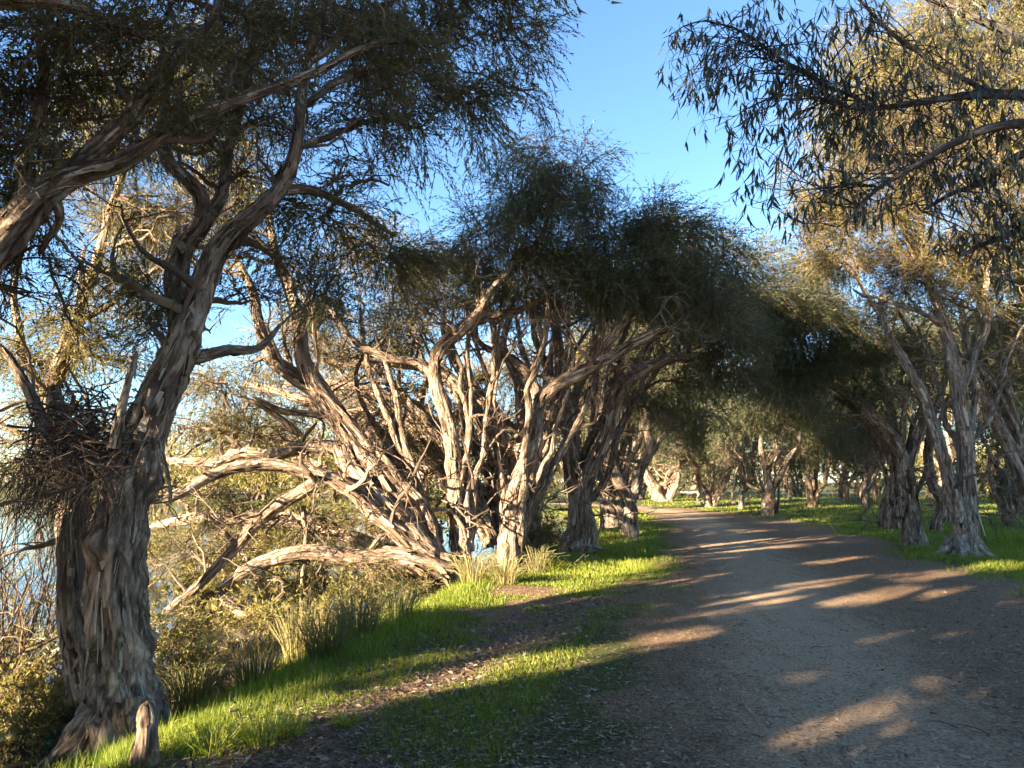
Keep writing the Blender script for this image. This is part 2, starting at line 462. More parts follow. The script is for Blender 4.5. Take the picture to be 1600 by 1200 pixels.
def limb_geo(path4, sides, step, seed, flare=0.0, amp=1.0, gnarl=0.25):
    """path4: rows x, y, z, radius. Returns verts, quads, bark coords, cavity, centreline, radii"""
    C4 = catmull(path4, step)
    C, R = C4[:, :3].copy(), np.maximum(C4[:, 3], 0.004)
    s = np.concatenate([[0], np.cumsum(np.linalg.norm(np.diff(C, axis=0), axis=1))])
    fr = 1.0 / np.maximum(np.median(R) * 7, 0.12)
    for ax in range(3):
        q = np.stack([s * fr, np.full_like(s, ax * 7.3 + seed), np.zeros_like(s)], -1)
        off = (vnoise(q, seed + ax) - 0.5) * 2 * gnarl * R * np.minimum(1, s / 0.3)
        C[:, ax] += off * (0.5 if ax == 2 else 1)
    rk = np.random.default_rng(seed + 4000)
    r0 = max(np.median(R), 0.01)
    if not flare and s[-1] > r0 * 10:
        ks = np.linspace(0, s[-1], max(3, int(s[-1] / (r0 * 9)) + 2))
        for ax in range(3):
            kv = rk.normal(size=len(ks)) * 0.55 * r0; kv[0] = 0; kv[-1] = 0
            C[:, ax] += np.interp(s, ks, kv)
    T, N, B = frames(C)
    th = np.linspace(0, 2 * np.pi, sides, endpoint=False)
    TH, S = np.meshgrid(th, s)
    RR = np.repeat(R[:, None], sides, 1)
    tw = TH + S * 0.5 / max(np.median(R) * 6, 0.3)
    ct, st = np.cos(tw), np.sin(tw)
    n1 = vnoise(np.stack([ct * 2.1 + seed, st * 2.1, S / (r0 * 7)], -1), seed)
    n2 = vnoise(np.stack([ct * 5.0, st * 5.0 + seed, S / (r0 * 4.5)], -1), seed + 5)
    n3 = vnoise(np.stack([ct * 11.0, st * 11.0, S / (r0 * 2.5) + seed], -1), seed + 9)
    rd1 = 1 - np.abs(2 * n1 - 1)
    rd2 = 1 - np.abs(2 * n2 - 1)
    flk = np.floor(n3 * 4) / 4
    d = amp * (0.42 * (n1 - 0.5) + 0.36 * (rd2 - 0.68) + 0.16 * (flk - 0.4) + 0.10 * (rd1 - 0.5))
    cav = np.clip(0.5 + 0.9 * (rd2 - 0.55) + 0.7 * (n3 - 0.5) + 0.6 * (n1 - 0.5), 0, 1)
    rad = RR * (1 + d)
    if flare:
        lob = 0.6 + 0.8 * vnoise(np.stack([ct * 1.7 + 3, st * 1.7, S * 0 + seed], -1), seed + 2)
        rad = rad * (1 + flare * np.exp(-S / (R[0] * 1.3)) * lob)
    for _ in range(int(min(26, s[-1] / (r0 * 5)))):
        s0, t0, am, wd = rk.uniform(0, s[-1]), rk.uniform(0, 6.28), rk.choice([.5, .4, .3, -.35, -.25]), rk.uniform(.5, 1.3)
        dth = np.abs((TH - t0 + np.pi) % (2 * np.pi) - np.pi)
        rad = rad * (1 + am * np.exp(-((S - s0) / (wd * r0)) ** 2 - (dth / (.55 * wd)) ** 2))
    rad[-1] *= 0.2
    V = C[:, None] + rad[..., None] * (np.cos(TH)[..., None] * N[:, None] + np.sin(TH)[..., None] * B[:, None])
    n = len(C)
    idx = np.arange(n * sides).reshape(n, sides)
    nxt = np.roll(idx, -1, 1)
    quads = np.stack([idx[:-1], nxt[:-1], nxt[1:], idx[1:]], -1).reshape(-1, 4)
    bark = np.stack([RR * np.cos(TH) + seed * 3.1, RR * np.sin(TH), S], -1)
    return V.reshape(-1, 3), quads, bark.reshape(-1, 3), cav.ravel(), (C, T, N, B, R, s)

def flakes(fr, count, seed, size=1.0, sheet=False):
    """peeling strips of bark hanging off a limb"""
    C, T, N, B, R, s = fr
    rg = np.random.default_rng(seed)
    n = count
    i0 = rg.uniform(0, len(C) - 1, n)
    L = rg.uniform(0.08, 0.42, n) * size
    W = (0.003 + 0.030 * rg.random(n) ** 4) * size
    if sheet:
        L = rg.uniform(.08, .24, n) * size; W = rg.uniform(.018, .05, n) * size
    th = rg.uniform(0, 2 * np.pi, n)
    lift = rg.uniform(0.0, 0.06, n) * size * (rg.random(n) ** 4 + 0.05)
    step = np.median(np.diff(s))
    curl = rg.uniform(-0.5, 0.5, n)
    K = 3
    V = np.zeros((n, K, 2, 3))
    down = rg.random(n) < 0.75
    wj = rg.uniform(.6, 1.3, (n, K))
    for k in range(K):
        t = k / (K - 1)
        ii = np.clip(i0 - (L * t / step) * np.where(down, 1, -1), 0, len(C) - 1).astype(int)
        rr = R[ii] * (0.97 + 0.10 * t) + lift * t ** 1.5 + 0.003
        wk = W * (np.array([.35, 1.0, .15])[k] * wj[:, k] if sheet else 1 - 0.6 * t ** 2)
        for e, sg in enumerate((-1, 1)):
            a = th + curl * t * (0.9 if sheet else 0.4) + sg * wk / np.maximum(R[ii], 0.02)
            V[:, k, e] = C[ii] + rr[:, None] * (np.cos(a)[:, None] * N[ii] + np.sin(a)[:, None] * B[ii]) * (1 + 0.0)
            V[:, k, e, 2] -= (lift * t ** 2) * 0.8
    V = V.reshape(n, K * 2, 3)
    base = (np.arange(n) * K * 2)[:, None]
    q = np.concatenate([np.stack([base + 2 * k, base + 2 * k + 1, base + 2 * k + 3, base + 2 * k + 2], -1).reshape(-1, 4) for k in range(K - 1)])
    tint = np.tile(rg.random(n) * (.75 if sheet else 1) + (.1 if sheet else 0), K - 1)
    return V.reshape(-1, 3), q, tint

class Acc:
    def __init__(s): s.V, s.T, s.Q, s.ta, s.qa, s.n = [], [], [], [], [], 0
    def add(s, V, tris=None, quads=None, tint=None):
        V = np.asarray(V).reshape(-1, 3)
        if tris is not None: s.T.append(np.asarray(tris) + s.n); s.ta.append(tint)
        if quads is not None: s.Q.append(np.asarray(quads) + s.n); s.qa.append(tint)
        s.V.append(V); s.n += len(V)
    def out(s, name, mat, parent=None, kind=None, smooth=False):
        if not s.V: return None
        at = np.concatenate([np.asarray(a, float).ravel() for a in s.qa + s.ta])
        return build(name, np.concatenate(s.V), np.concatenate(s.T) if s.T else None, np.concatenate(s.Q) if s.Q else None,
                     mat, parent, {'tint': ('FACE', at)}, smooth, kind)

def tubes(Pn, R0, R1, sides=4):
    """batch of polylines Pn (n, k, 3) -> tapering tubes"""
    n, k, _ = Pn.shape
    T = norm(np.gradient(Pn, axis=1))
    ref = np.where(np.abs(T[..., 2:3]) > 0.9, np.array([1.0, 0, 0]), np.array([0, 0, 1.0]))
    A = norm(np.cross(T, ref)); B = np.cross(T, A)
    t = np.linspace(0, 1, k)
    R = (np.asarray(R0)[:, None] * (1 - t) + np.asarray(R1)[:, None] * t)
    th = np.linspace(0, 2 * np.pi, sides, endpoint=False)
    V = Pn[:, :, None] + R[..., None, None] * (np.cos(th)[:, None] * A[:, :, None] + np.sin(th)[:, None] * B[:, :, None])
    idx = np.arange(n * k * sides).reshape(n, k, sides)
    nx_ = np.roll(idx, -1, 2)
    q = np.stack([idx[:, :-1], nx_[:, :-1], nx_[:, 1:], idx[:, 1:]], -1).reshape(-1, 4)
    return V.reshape(-1, 3), q

def ribbons(Pn, W0, W1, rg):
    """batch of polylines -> flat tapering ribbons (2 tris a segment)"""
    n, k, _ = Pn.shape
    T = norm(np.gradient(Pn, axis=1))
    side = norm(np.cross(T, norm(rg.normal(size=(n, 1, 3)))))
    t = np.linspace(0, 1, k)
    w = (np.asarray(W0)[:, None] * (1 - t) + np.asarray(W1)[:, None] * t)[..., None]
    V = np.stack([Pn - side * w, Pn + side * w], 2)
    idx = np.arange(n * k * 2).reshape(n, k, 2)
    q = np.stack([idx[:, :-1, 0], idx[:, :-1, 1], idx[:, 1:, 1], idx[:, 1:, 0]], -1).reshape(-1, 4)
    return V.reshape(-1, 3), q

def curve_between(A, Bp, k, rg, bend=0.15, lift=0.1):
    """batch of curved polylines from A to B (n, 3)"""
    n = len(A)
    L = np.linalg.norm(Bp - A, axis=1, keepdims=True)
    m1 = A + (Bp - A) * 0.33 + rg.normal(size=(n, 3)) * L * bend + np.array([0, 0, 1]) * L * lift
    m2 = A + (Bp - A) * 0.67 + rg.normal(size=(n, 3)) * L * bend + np.array([0, 0, 1]) * L * lift
    t = np.linspace(0, 1, k)[None, :, None]
    c = (1 - t) ** 3 * A[:, None] + 3 * (1 - t) ** 2 * t * m1[:, None] + 3 * (1 - t) * t * t * m2[:, None] + t ** 3 * Bp[:, None]
    wig = rg.normal(size=(n, k, 3)) * L[:, None] * 0.018
    wig[:, 0] = 0; wig[:, -1] = 0
    return c + wig

def sample_curves(Pn, which, t):
    k = Pn.shape[1]
    f = t * (k - 1)
    i = np.clip(np.floor(f).astype(int), 0, k - 2)
    u = (f - i)[:, None]
    a, b = Pn[which, i], Pn[which, i + 1]
    return a * (1 - u) + b * u, norm(b - a)

def leaves_on(acc, O, D, ll, lw, tint, rg, quad=True):
    """leaf blades at O pointing along D"""
    n = len(O)
    side = norm(np.cross(D, norm(rg.normal(size=(n, 3)))))
    l = ll[:, None] if hasattr(ll, '__len__') else ll
    w = lw[:, None] if hasattr(lw, '__len__') else lw
    if quad:
        V = np.stack([O, O + D * l * 0.45 + side * w, O + D * l, O + D * l * 0.45 - side * w], 1)
        q = np.arange(n * 4).reshape(n, 4)
        acc.add(V, quads=q, tint=tint)
    else:
        V = np.stack([O - side * w, O + side * w, O + D * l], 1)
        acc.add(V, tris=np.arange(n * 3).reshape(n, 3), tint=tint)

# ------------------------------------------------------------------ trees
def tree(name, label, Y0, limbs, clumps, seed, bark='bark', leaf='leaf', group='paperbark trees along the path', sides=22, step=0.05,
         leafy=1.0, flare=0.22, flake_n=1.0, ll=None, lw=None, spray=None, droop=0.6, quad=False, cat='tree', pos=None, dead=0.12, gnarl=0.3, brown=0.0, world_pts=False, max_r=None, web=0, roots=0):
    """limbs: lists of (px, py, dY, width_px); the first is the trunk and its first point stands on the ground.
    clumps: (px, py, dY, rx_px, ry_px, weight)"""
    rg = np.random.default_rng(seed)
    base_pt = limbs[0][0]
    W = []
    for li, L in enumerate(limbs):
        rows = []
        for (px, py, dy, w) in L:
            if world_pts:
                rows.append([px, py, dy, w]); continue
            Yd = Y0 + dy
            p = P(px, py, Yd)
            rows.append([*p, w * 0.5 * mpp(Yd) * 0.66])
        rows = np.array(rows)
        W.append(rows)
    b = W[0][0]
    zg = float(terrain(b[0], b[1]))
    W[0][0][2] = min(b[2], zg) - 0.12
    root = empty(name, (b[0], b[1], zg), label, cat, group)
    samples = []
    fl = Acc()
    for li, rows in enumerate(W):
        r_med = np.median(rows[:, 3])
        sd = sides if r_med > 0.06 else max(9, sides // 2) if Y0 > 8 else sides // 2
        lod = 1.0 if r_med > 0.06 else 1.9 if Y0 > 8 else 1.3
        V, q, bk, cav, fr = limb_geo(rows, sd, step * lod, seed * 13 + li, flare if li == 0 else 0.0, gnarl=gnarl)
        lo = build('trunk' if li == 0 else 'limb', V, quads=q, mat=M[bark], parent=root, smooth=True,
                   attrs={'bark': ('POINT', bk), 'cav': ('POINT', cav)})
        if li == 0: trunk_o = lo
        C, T, N, B, R, s = fr
        samples.append(np.column_stack([C, R, np.full(len(C), li), s / s[-1]])[::3])
        n_f = int(s[-1] * 42 * flake_n * min(1.0, r_med / 0.10))
        if n_f > 4:
            size = min(1.5, max(0.5, r_med / 0.11)) * (1 + 0.03 * Y0)
            fv, fq, ft = flakes(fr, n_f, seed * 31 + li, size)
            fl.add(fv, quads=fq, tint=ft)
            if r_med > 0.07 and Y0 < 20:
                fv, fq, ft = flakes(fr, int(s[-1] * 9 * flake_n), seed * 37 + li, size * .8, True)
                fl.add(fv, quads=fq, tint=ft)
    fl.out('peeling_bark', M['flake'], trunk_o, 'stuff')
    S = np.vstack(samples)
    S = S[(S[:, 4] > 0) | (S[:, 5] > 0.35)]
    if max_r is None: max_r = 0.045
    br, cr, dd = Acc(), Acc(), Acc()
    if web:
        # tangle of crooked side branches, most of them bare
        cand = S[S[:, 3] < 0.16]
        st = cand[rg.integers(0, len(cand), web)]
        kk = 9
        L = rg.uniform(0.7, 2.3, web) * (0.7 + 0.02 * Y0)
        d = norm(rg.normal(size=(web, 3)) * np.array([1, 0.8, 0.5]) + np.array([0, 0, 0.55]))
        pts = [st[:, :3]]
        for j in range(kk - 1):
            d = norm(d + rg.normal(size=(web, 3)) * 0.38 + np.array([0, 0, 0.05]))
            pts.append(pts[-1] + d * (L / (kk - 1))[:, None])
        wb = np.stack(pts, 1)
        V, q = tubes(wb, np.clip(st[:, 3] * rg.uniform(.25, .55, web), 0.010, 0.05), np.full(web, 0.004 + 0.0003 * Y0), 6)
        br.add(V, quads=q, tint=np.repeat(rg.uniform(.25, .8, web), (kk - 1) * 6))
        n2 = web * 5
        a, tg = sample_curves(wb, rg.integers(0, web, n2), rg.uniform(.25, 1, n2))
        e = a + norm(tg * .7 + rg.normal(size=(n2, 3)) * .7) * rg.uniform(.25, .8, (n2, 1)) * (0.7 + 0.02 * Y0)
        w2 = curve_between(a, e, 6, rg, .14, .04)
        V, q = tubes(w2, np.full(n2, 0.006 + 0.0004 * Y0), np.full(n2, 0.002 + 0.0002 * Y0), 3)
        br.add(V, quads=q, tint=np.repeat(rg.uniform(.1, .8, n2), 15))
        n3_ = n2 * 5
        a, tg = sample_curves(w2, rg.integers(0, n2, n3_), rg.uniform(.2, 1, n3_))
        d = norm(tg * .6 + rg.normal(size=(n3_, 3)) * .6 + np.array([0, 0, -.25]))
        Lt = rg.uniform(.15, .5, (n3_, 1)) * (0.7 + 0.02 * Y0)
        leaves_on(br, a, norm(d + np.array([0, 0, -.12])), Lt[:, 0], np.full(n3_, .0016 + .0003 * Y0), rg.random(n3_), rg, False)
    for j in range(roots):
        an = j / roots * 6.28 + rg.uniform(-.4, .4)
        r0 = W[0][1][3]; Lr = r0 * rg.uniform(2.0, 3.4)
        tt_ = np.array([0.3, .62, 1.0, 1.5])
        rx_ = b[0] + np.cos(an + tt_ * rg.uniform(-.3, .3)) * Lr * tt_ * .72; ry_ = b[1] + np.sin(an) * Lr * tt_ * .72
        rz_ = terrain(rx_, ry_) + np.array([r0 * 1.3, r0 * .42, .0, -.12])
        V, q, bk, cav, fr = limb_geo(np.column_stack([rx_, ry_, rz_, r0 * np.array([.55, .42, .26, .12])]), 16, .03, seed * 7 + j, 0, gnarl=.5)
        build('root', V, quads=q, mat=M[bark], parent=trunk_o, smooth=True, attrs={'bark': ('POINT', bk), 'cav': ('POINT', cav)})
    for ci, cl in enumerate(clumps):
        px, py, dy, rx, ry, wt = cl[:6]
        if world_pts:
            c = np.array([px, py, dy]); rad = np.array([rx, rx, ry]); Yd = Y0
        else:
            Yd = Y0 + dy
            c = P(px, py, Yd); rad = np.array([rx, 0.5 * (rx + ry), ry]) * mpp(Yd) * 1.1
        D_ = max(abs(Yd), 3.5)
        l_ = ll or max(0.034, 0.0044 * D_ + 0.009)
        w_ = lw or l_ * 0.13
        if D_ < 8 and not ll: l_, w_ = l_ * 1.2, w_ * 1.35
        sp_ = spray or max(0.24, 0.024 * D_ + 0.13)
        dens = 72.0
        if not world_pts and (px < -rx * 0.6 or py < -ry * 0.8 or px > 1600 + rx * 0.6):      # beyond the frame: coarser leaves
            l_, w_, sp_, dens = l_ * 2.3, w_ * 2.2, sp_ * 1.6, 34.0
        vol = float(np.prod(rad)) ** (1 / 3)
        area = float(rad[0] * rad[2]) * np.pi
        nb = int(np.clip(4 + 9 * wt * vol / sp_ * 0.45, 5, 26))
        # boughs
        nbo = 2 if vol > 0.5 else 1
        dist = np.linalg.norm(S[:, :3] - c, axis=1) + 0.6 * np.maximum(0, S[:, 2] - c[2]) + rg.random(len(S)) * 0.25 * vol
        order = np.argsort(dist)[:max(4, len(S) // 14)]
        st = S[rg.choice(order[:max(2, len(order) // 2)], nbo)]
        ends = c + rg.normal(size=(nbo, 3)) * rad * 0.25
        bo = curve_between(st[:, :3], ends, 10, rg, 0.10, 0.06)
        r0 = np.clip(st[:, 3] * 0.55, 0.010, max_r)
        V, q = tubes(bo, r0, np.full(nbo, 0.008 + 0.0006 * D_), 6)
        br.add(V, quads=q, tint=np.full(len(q), 0.35) + rg.random(len(q)) * 0.2)
        # branchlets
        u = norm(rg.normal(size=(nb, 3))) * (rg.random((nb, 1)) ** 0.45)
        e = c + u * rad
        wh = rg.integers(0, nbo, nb); t0 = rg.uniform(0.35, 1, nb)
        a, tang = sample_curves(bo, wh, t0)
        bl = curve_between(a, e, 7, rg, 0.13, 0.07)
        V, q = tubes(bl, np.full(nb, 0.008 + 0.0005 * D_), np.full(nb, 0.003 + 0.0002 * D_), 3)
        br.add(V, quads=q, tint=np.repeat(rg.random(nb) * 0.5 + 0.1, 6 * 3))
        # sprays
        ns = int(max(20, dens * leafy * wt * area / (sp_ * sp_)))
        wh = rg.integers(0, nb, ns); t0 = rg.uniform(0.2, 1, ns)
        a, tang = sample_curves(bl, wh, t0)
        a = a + rg.normal(size=(ns, 3)) * rad * 0.20
        ok = ~in_streak(a, sp_ * 0.15)
        if world_pts: ok &= ~((a[:, 1] > 0.3) & (np.abs(a[:, 0]) < 0.72 * a[:, 1] + 1.3))      # these crowns stop short of the view
        a, tang = a[ok], tang[ok]; ns = len(a)
        if ns < 3: continue
        out_ = norm(a - c)
        d0 = norm(0.7 * tang + 0.8 * norm(rg.normal(size=(ns, 3))) + 0.45 * out_ + np.array([0, 0, 0.15]))
        d1 = norm(d0 + np.array([0, 0, -1.0]) * droop * rg.uniform(0.3, 2.2, (ns, 1)))
        Ls = sp_ * rg.uniform(0.6, 1.5, (ns, 1))
        pl = np.stack([a, a + d0 * Ls * 0.4, a + d0 * Ls * 0.4 + d1 * Ls * 0.35, a + d0 * Ls * 0.4 + d1 * Ls * 0.7 + np.array([0, 0, -1]) * Ls * 0.12 * droop], 1)
        ttw = rg.random(ns) * 0.6 + 0.15 * brown
        if D_ < 9:
            pk = pl[:, [0, 2, 3]]
            V, q = ribbons(pk, np.full(ns, 0.0016 + 0.00022 * D_), np.full(ns, 0.0008 + 0.00012 * D_), rg)
            br.add(V, quads=q, tint=np.repeat(ttw, 2))
        else:
            dv = pl[:, 3] - pl[:, 0]
            leaves_on(br, pl[:, 0], norm(dv), np.linalg.norm(dv, axis=1), np.full(ns, 0.0016 + 0.00028 * D_), ttw, rg, False)
        alive = rg.random(ns) > (dead + 0.35 * brown * (pl[:, 0, 2] < c[2]))
        plv = pl[alive]
        na = len(plv)
        ml = 14
        wh = np.repeat(np.arange(na), ml)
        tt = np.clip(np.tile(np.linspace(0.12, 1.0, ml), na) + rg.normal(size=na * ml) * 0.03, 0, 1)
        o_, tg = sample_curves(plv, wh, tt)
        dl = norm(tg * 1.0 + norm(rg.normal(size=(na * ml, 3))) * 0.65)
        uncut = ~in_streak(o_, l_ * 0.7)  # leaves inside the sun gaps are dropped to let light through
        tint = np.clip(np.repeat(rg.normal(0.42, 0.17, na), ml) + rg.normal(size=na * ml) * 0.12, 0, 1)
        leaves_on(cr, o_[uncut], dl[uncut], l_ * rg.uniform(0.6, 1.3, uncut.sum()), w_ * rg.uniform(0.7, 1.3, uncut.sum()), tint[uncut], rg, quad)
    br.out('branchlets', M['twig'], root, 'stuff')
    cr.out('crown', M[leaf], root, 'stuff')
    return root

TREES = []
def fan(bx, by, n, x0, x1, ytop, w, dy0, dy1, seed):
    """slender leaning stems rising from one foot"""
    rg = np.random.default_rng(seed)
    out = []
    for k in range(n):
        ex = x0 + (x1 - x0) * (k + rg.uniform(.1, .9)) / n
        ey = ytop + rg.uniform(-50, 60); d1 = rg.uniform(dy0, dy1); ww = w * rg.uniform(.65, 1.25)
        sx, sy = bx + rg.uniform(-14, 14), by - rg.uniform(5, 40)
        lean = rg.uniform(.2, .75)
        p1 = (sx + (ex - sx) * .3 * lean * 1.6, sy + (ey - sy) * .3); p2 = (sx + (ex - sx) * (.45 + .3 * lean), sy + (ey - sy) * .62)
        out.append([(sx, sy, d1 * .2, ww * 1.25), (*p1, d1 * .5, ww), (p2[0] + rg.uniform(-18, 18), p2[1], d1 * .8, ww * .78), (ex, ey, d1, ww * .5), (ex + rg.uniform(-40, 40), ey - rg.uniform(30, 80), d1, ww * .25)])
    return out
# --- big near paperbark on the left bank
A_limbs = [
    [(192, 1150, 0.0, 215), (188, 1095, 0.0, 165), (184, 1010, 0.0, 140), (180, 910, 0.0, 126), (192, 810, 0.0, 118), (205, 715, 0.0, 108), (234, 640, 0.0, 100), (272, 562, 0.0, 88), (300, 492, 0.05, 70), (322, 432, 0.1, 62), (350, 380, 0.15, 56), (405, 328, 0.2, 48), (440, 292, 0.3, 40), (462, 235, 0.4, 33), (470, 165, 0.5, 27), (482, 100, 0.7, 22), (500, 20, 0.9, 16), (525, -90, 1.3, 11)],
    [(292, 520, 0.2, 66), (272, 455, 0.35, 58), (290, 395, 0.45, 50), (318, 350, 0.5, 42), (304, 300, 0.6, 36), (274, 245, 0.7, 28), (258, 175, 0.8, 20), (250, 60, 1.0, 13)],
    [(318, 350, 0.5, 34), (345, 300, 0.7, 28), (355, 240, 0.9, 22), (380, 150, 1.1, 15), (400, 40, 1.4, 10)],
    [(150, 1100, 0.45, 92), (128, 980, 0.5, 72), (128, 870, 0.5, 62), (122, 780, 0.5, 56), (108, 705, 0.45, 50), (92, 645, 0.4, 36), (82, 600, 0.4, 18)],
    [(178, 700, -0.30, 26), (190, 640, -0.32, 20), (205, 590, -0.3, 14), (214, 548, -0.28, 8)],
    [(95, 700, 0.2, 32), (62, 650, 0.2, 28), (40, 600, 0.25, 22), (10, 555, 0.3, 17), (-50, 520, 0.3, 12)],
    [(300, 560, 0.1, 30), (350, 552, 0.2, 24), (405, 540, 0.35, 17), (440, 505, 0.5, 10)],
    [(438, 296, 0.3, 26), (500, 300, 0.5, 20), (560, 330, 0.8, 14), (620, 370, 1.1, 9)],
    [(468, 170, 0.5, 20), (540, 120, 0.8, 16), (620, 95, 1.2, 12), (700, 90, 1.6, 8)],
    [(464, 230, 0.4, 18), (520, 210, 0.7, 14), (590, 190, 1.1, 10), (660, 200, 1.5, 7)],
    [(484, 95, 0.7, 18), (580, 20, 1.1, 14), (690, -40, 1.5, 9)],
    [(135, 745, -0.2, 9), (80, 770, -0.3, 8), (20, 785, -0.35, 7), (-40, 800, -0.4, 5)],
    [(248, 690, -0.2, 14), (262, 735, -0.28, 10), (268, 790, -0.3, 6)],
]
A_limbs[0] = [(a, b, c, w * (.88 if j > 1 else .94)) for j, (a, b, c, w) in enumerate(A_limbs[0])]
A_clumps = [(450, 40, 1, 90, 60, 1), (560, 40, 1.2, 90, 60, 1.2), (660, 50, 1.4, 90, 60, 1.2), (760, 20, 1.6, 90, 60, 1), (640, 130, 1.2, 90, 55, 1.3), (730, 130, 1.5, 70, 60, 1.0),
            (560, 200, 0.9, 80, 60, 0.7), (650, 210, 1.3, 70, 60, 0.6), (760, 210, 1.7, 55, 60, 0.45), (600, 280, 1.0, 70, 50, 0.5), (820, 60, 1.8, 60, 70, 0.6), (830, 140, 1.9, 40, 60, 0.3),
            (520, 350, 0.7, 90, 50, 1.0), (600, 400, 1.0, 80, 45, 1.1), (440, 390, 0.5, 70, 50, 0.8), (520, 430, 1.0, 70, 40, 0.8), (400, 170, 0.9, 80, 60, 0.6), (330, 120, 0.9, 80, 70, 0.6),
            (240, 460, 0.0, 45, 55, 1.1), (215, 510, -0.1, 40, 40, 0.7), (380, 250, 0.9, 60, 60, 0.5), (290, 200, 0.8, 60, 60, 0.5), (370, 480, 0.8, 60, 50, 0.45), (650, -60, 1.6, 140, 70, 0.9), (480, -80, 1.2, 140, 80, 0.9), (820, -60, 1.9, 90, 70, 0.6)]
TREES.append(tree('paperbark_tree', 'huge paperbark with massive flaking trunk and tangle of sticks in its fork, nearest the camera', 5.9, A_limbs, A_clumps, 1, web=26, roots=6, leafy=0.78, sides=52, step=0.027, flare=0.15, flake_n=2.2, dead=0.22, brown=0.4, gnarl=0.22))

# --- paperbark just outside the frame whose heavy limbs enter at upper left
B_limbs = [
    [(-560, 1280, 0.2, 190), (-520, 1100, 0.2, 150), (-430, 900, 0.1, 130), (-320, 700, 0.1, 110), (-170, 530, 0.0, 95), (-60, 430, 0.0, 84), (20, 362, 0.0, 78), (80, 300, 0.0, 66), (130, 272, 0.05, 50), (190, 255, 0.1, 40), (250, 218, 0.15, 32), (300, 184, 0.2, 28), (370, 158, 0.3, 26), (440, 132, 0.4, 24), (505, 106, 0.5, 18), (560, 78, 0.6, 14), (620, 60, 0.7, 9)],
    [(85, 296, 0.0, 54), (135, 240, 0.05, 48), (180, 195, 0.1, 44), (230, 148, 0.2, 40), (275, 100, 0.25, 38), (310, 62, 0.3, 36), (340, 15, 0.4, 30), (365, -70, 0.6, 22)],
    [(-320, 700, 0.1, 80), (-300, 500, 0.0, 66), (-220, 250, -0.2, 56), (-110, 60, -0.3, 52), (-20, 12, -0.3, 50), (60, 2, -0.3, 46), (130, 16, -0.25, 34), (175, 40, -0.2, 20), (240, 62, -0.2, 12), (310, 60, -0.1, 5)],
    [(-300, 520, 0.0, 60), (-380, 300, 0.2, 50), (-350, 100, 0.4, 40), (-250, -150, 0.8, 30), (-150, -400, 1.0, 18)],
    [(10, 372, 0.0, 34), (70, 130, 0.2, 22), (60, 60, 0.3, 14)],
    [(75, 300, 0.0, 26), (95, 340, 0.1, 20), (60, 400, 0.3, 12)],
]
B_clumps = [(200, 60, -0.25, 60, 40, 0.9), (110, 70, -0.3, 60, 40, 0.8), (270, 80, -0.1, 50, 40, 0.7), (330, 200, 0.1, 50, 30, 0.5), (90, 220, -0.1, 50, 40, 0.7), (400, 100, 0.3, 70, 50, 0.6), (480, 60, 0.5, 70, 50, 0.7), (380, 30, 0.4, 80, 50, 0.7), (30, 60, -0.1, 60, 40, 0.8), (40, 140, 0.2, 80, 60, 1.3), (40, 240, 0.3, 70, 60, 1.3), (30, 330, 0.2, 60, 60, 1.2), (130, 110, 0.3, 80, 60, 1.0), (40, 420, 0.3, 60, 40, 1.0), (130, 440, 0.5, 60, 45, 0.4), (200, 100, 0.4, 60, 50, 0.7), (220, 230, 0.1, 50, 40, 0.6),
            (100, 40, 0.4, 90, 50, 1.0), (230, 30, 0.5, 80, 60, 0.8), (150, 190, 0.3, 50, 50, 0.6), (280, 150, 0.1, 40, 40, 0.9), (640, 70, 0.8, 60, 40, 0.9), (580, 110, 0.8, 60, 40, 0.9), (30, 480, 0.6, 60, 40, 0.35), (110, 500, 0.8, 50, 30, 0.25),
            (-120, 250, 0.3, 130, 140, 1.0), (-150, 20, 0.3, 150, 130, 1.0), (-250, -200, 0.6, 220, 180, 1.0), (60, -120, 0.5, 180, 90, 0.9), (300, -130, 0.6, 150, 100, 0.9), (-350, 100, 0.4, 150, 160, 1.0), (-50, -350, 0.9, 200, 150, 1.0), (-380, -420, 1.0, 220, 180, 1.0), (200, -330, 1.0, 180, 120, 0.8)]
TREES.append(tree('paperbark_tree', 'dark heavy paperbark limbs reaching in from the upper left edge with hanging foliage', 4.9, B_limbs, B_clumps, 2, web=14, leafy=0.74, sides=36, step=0.035, flake_n=1.2, dead=0.12, brown=0.2))

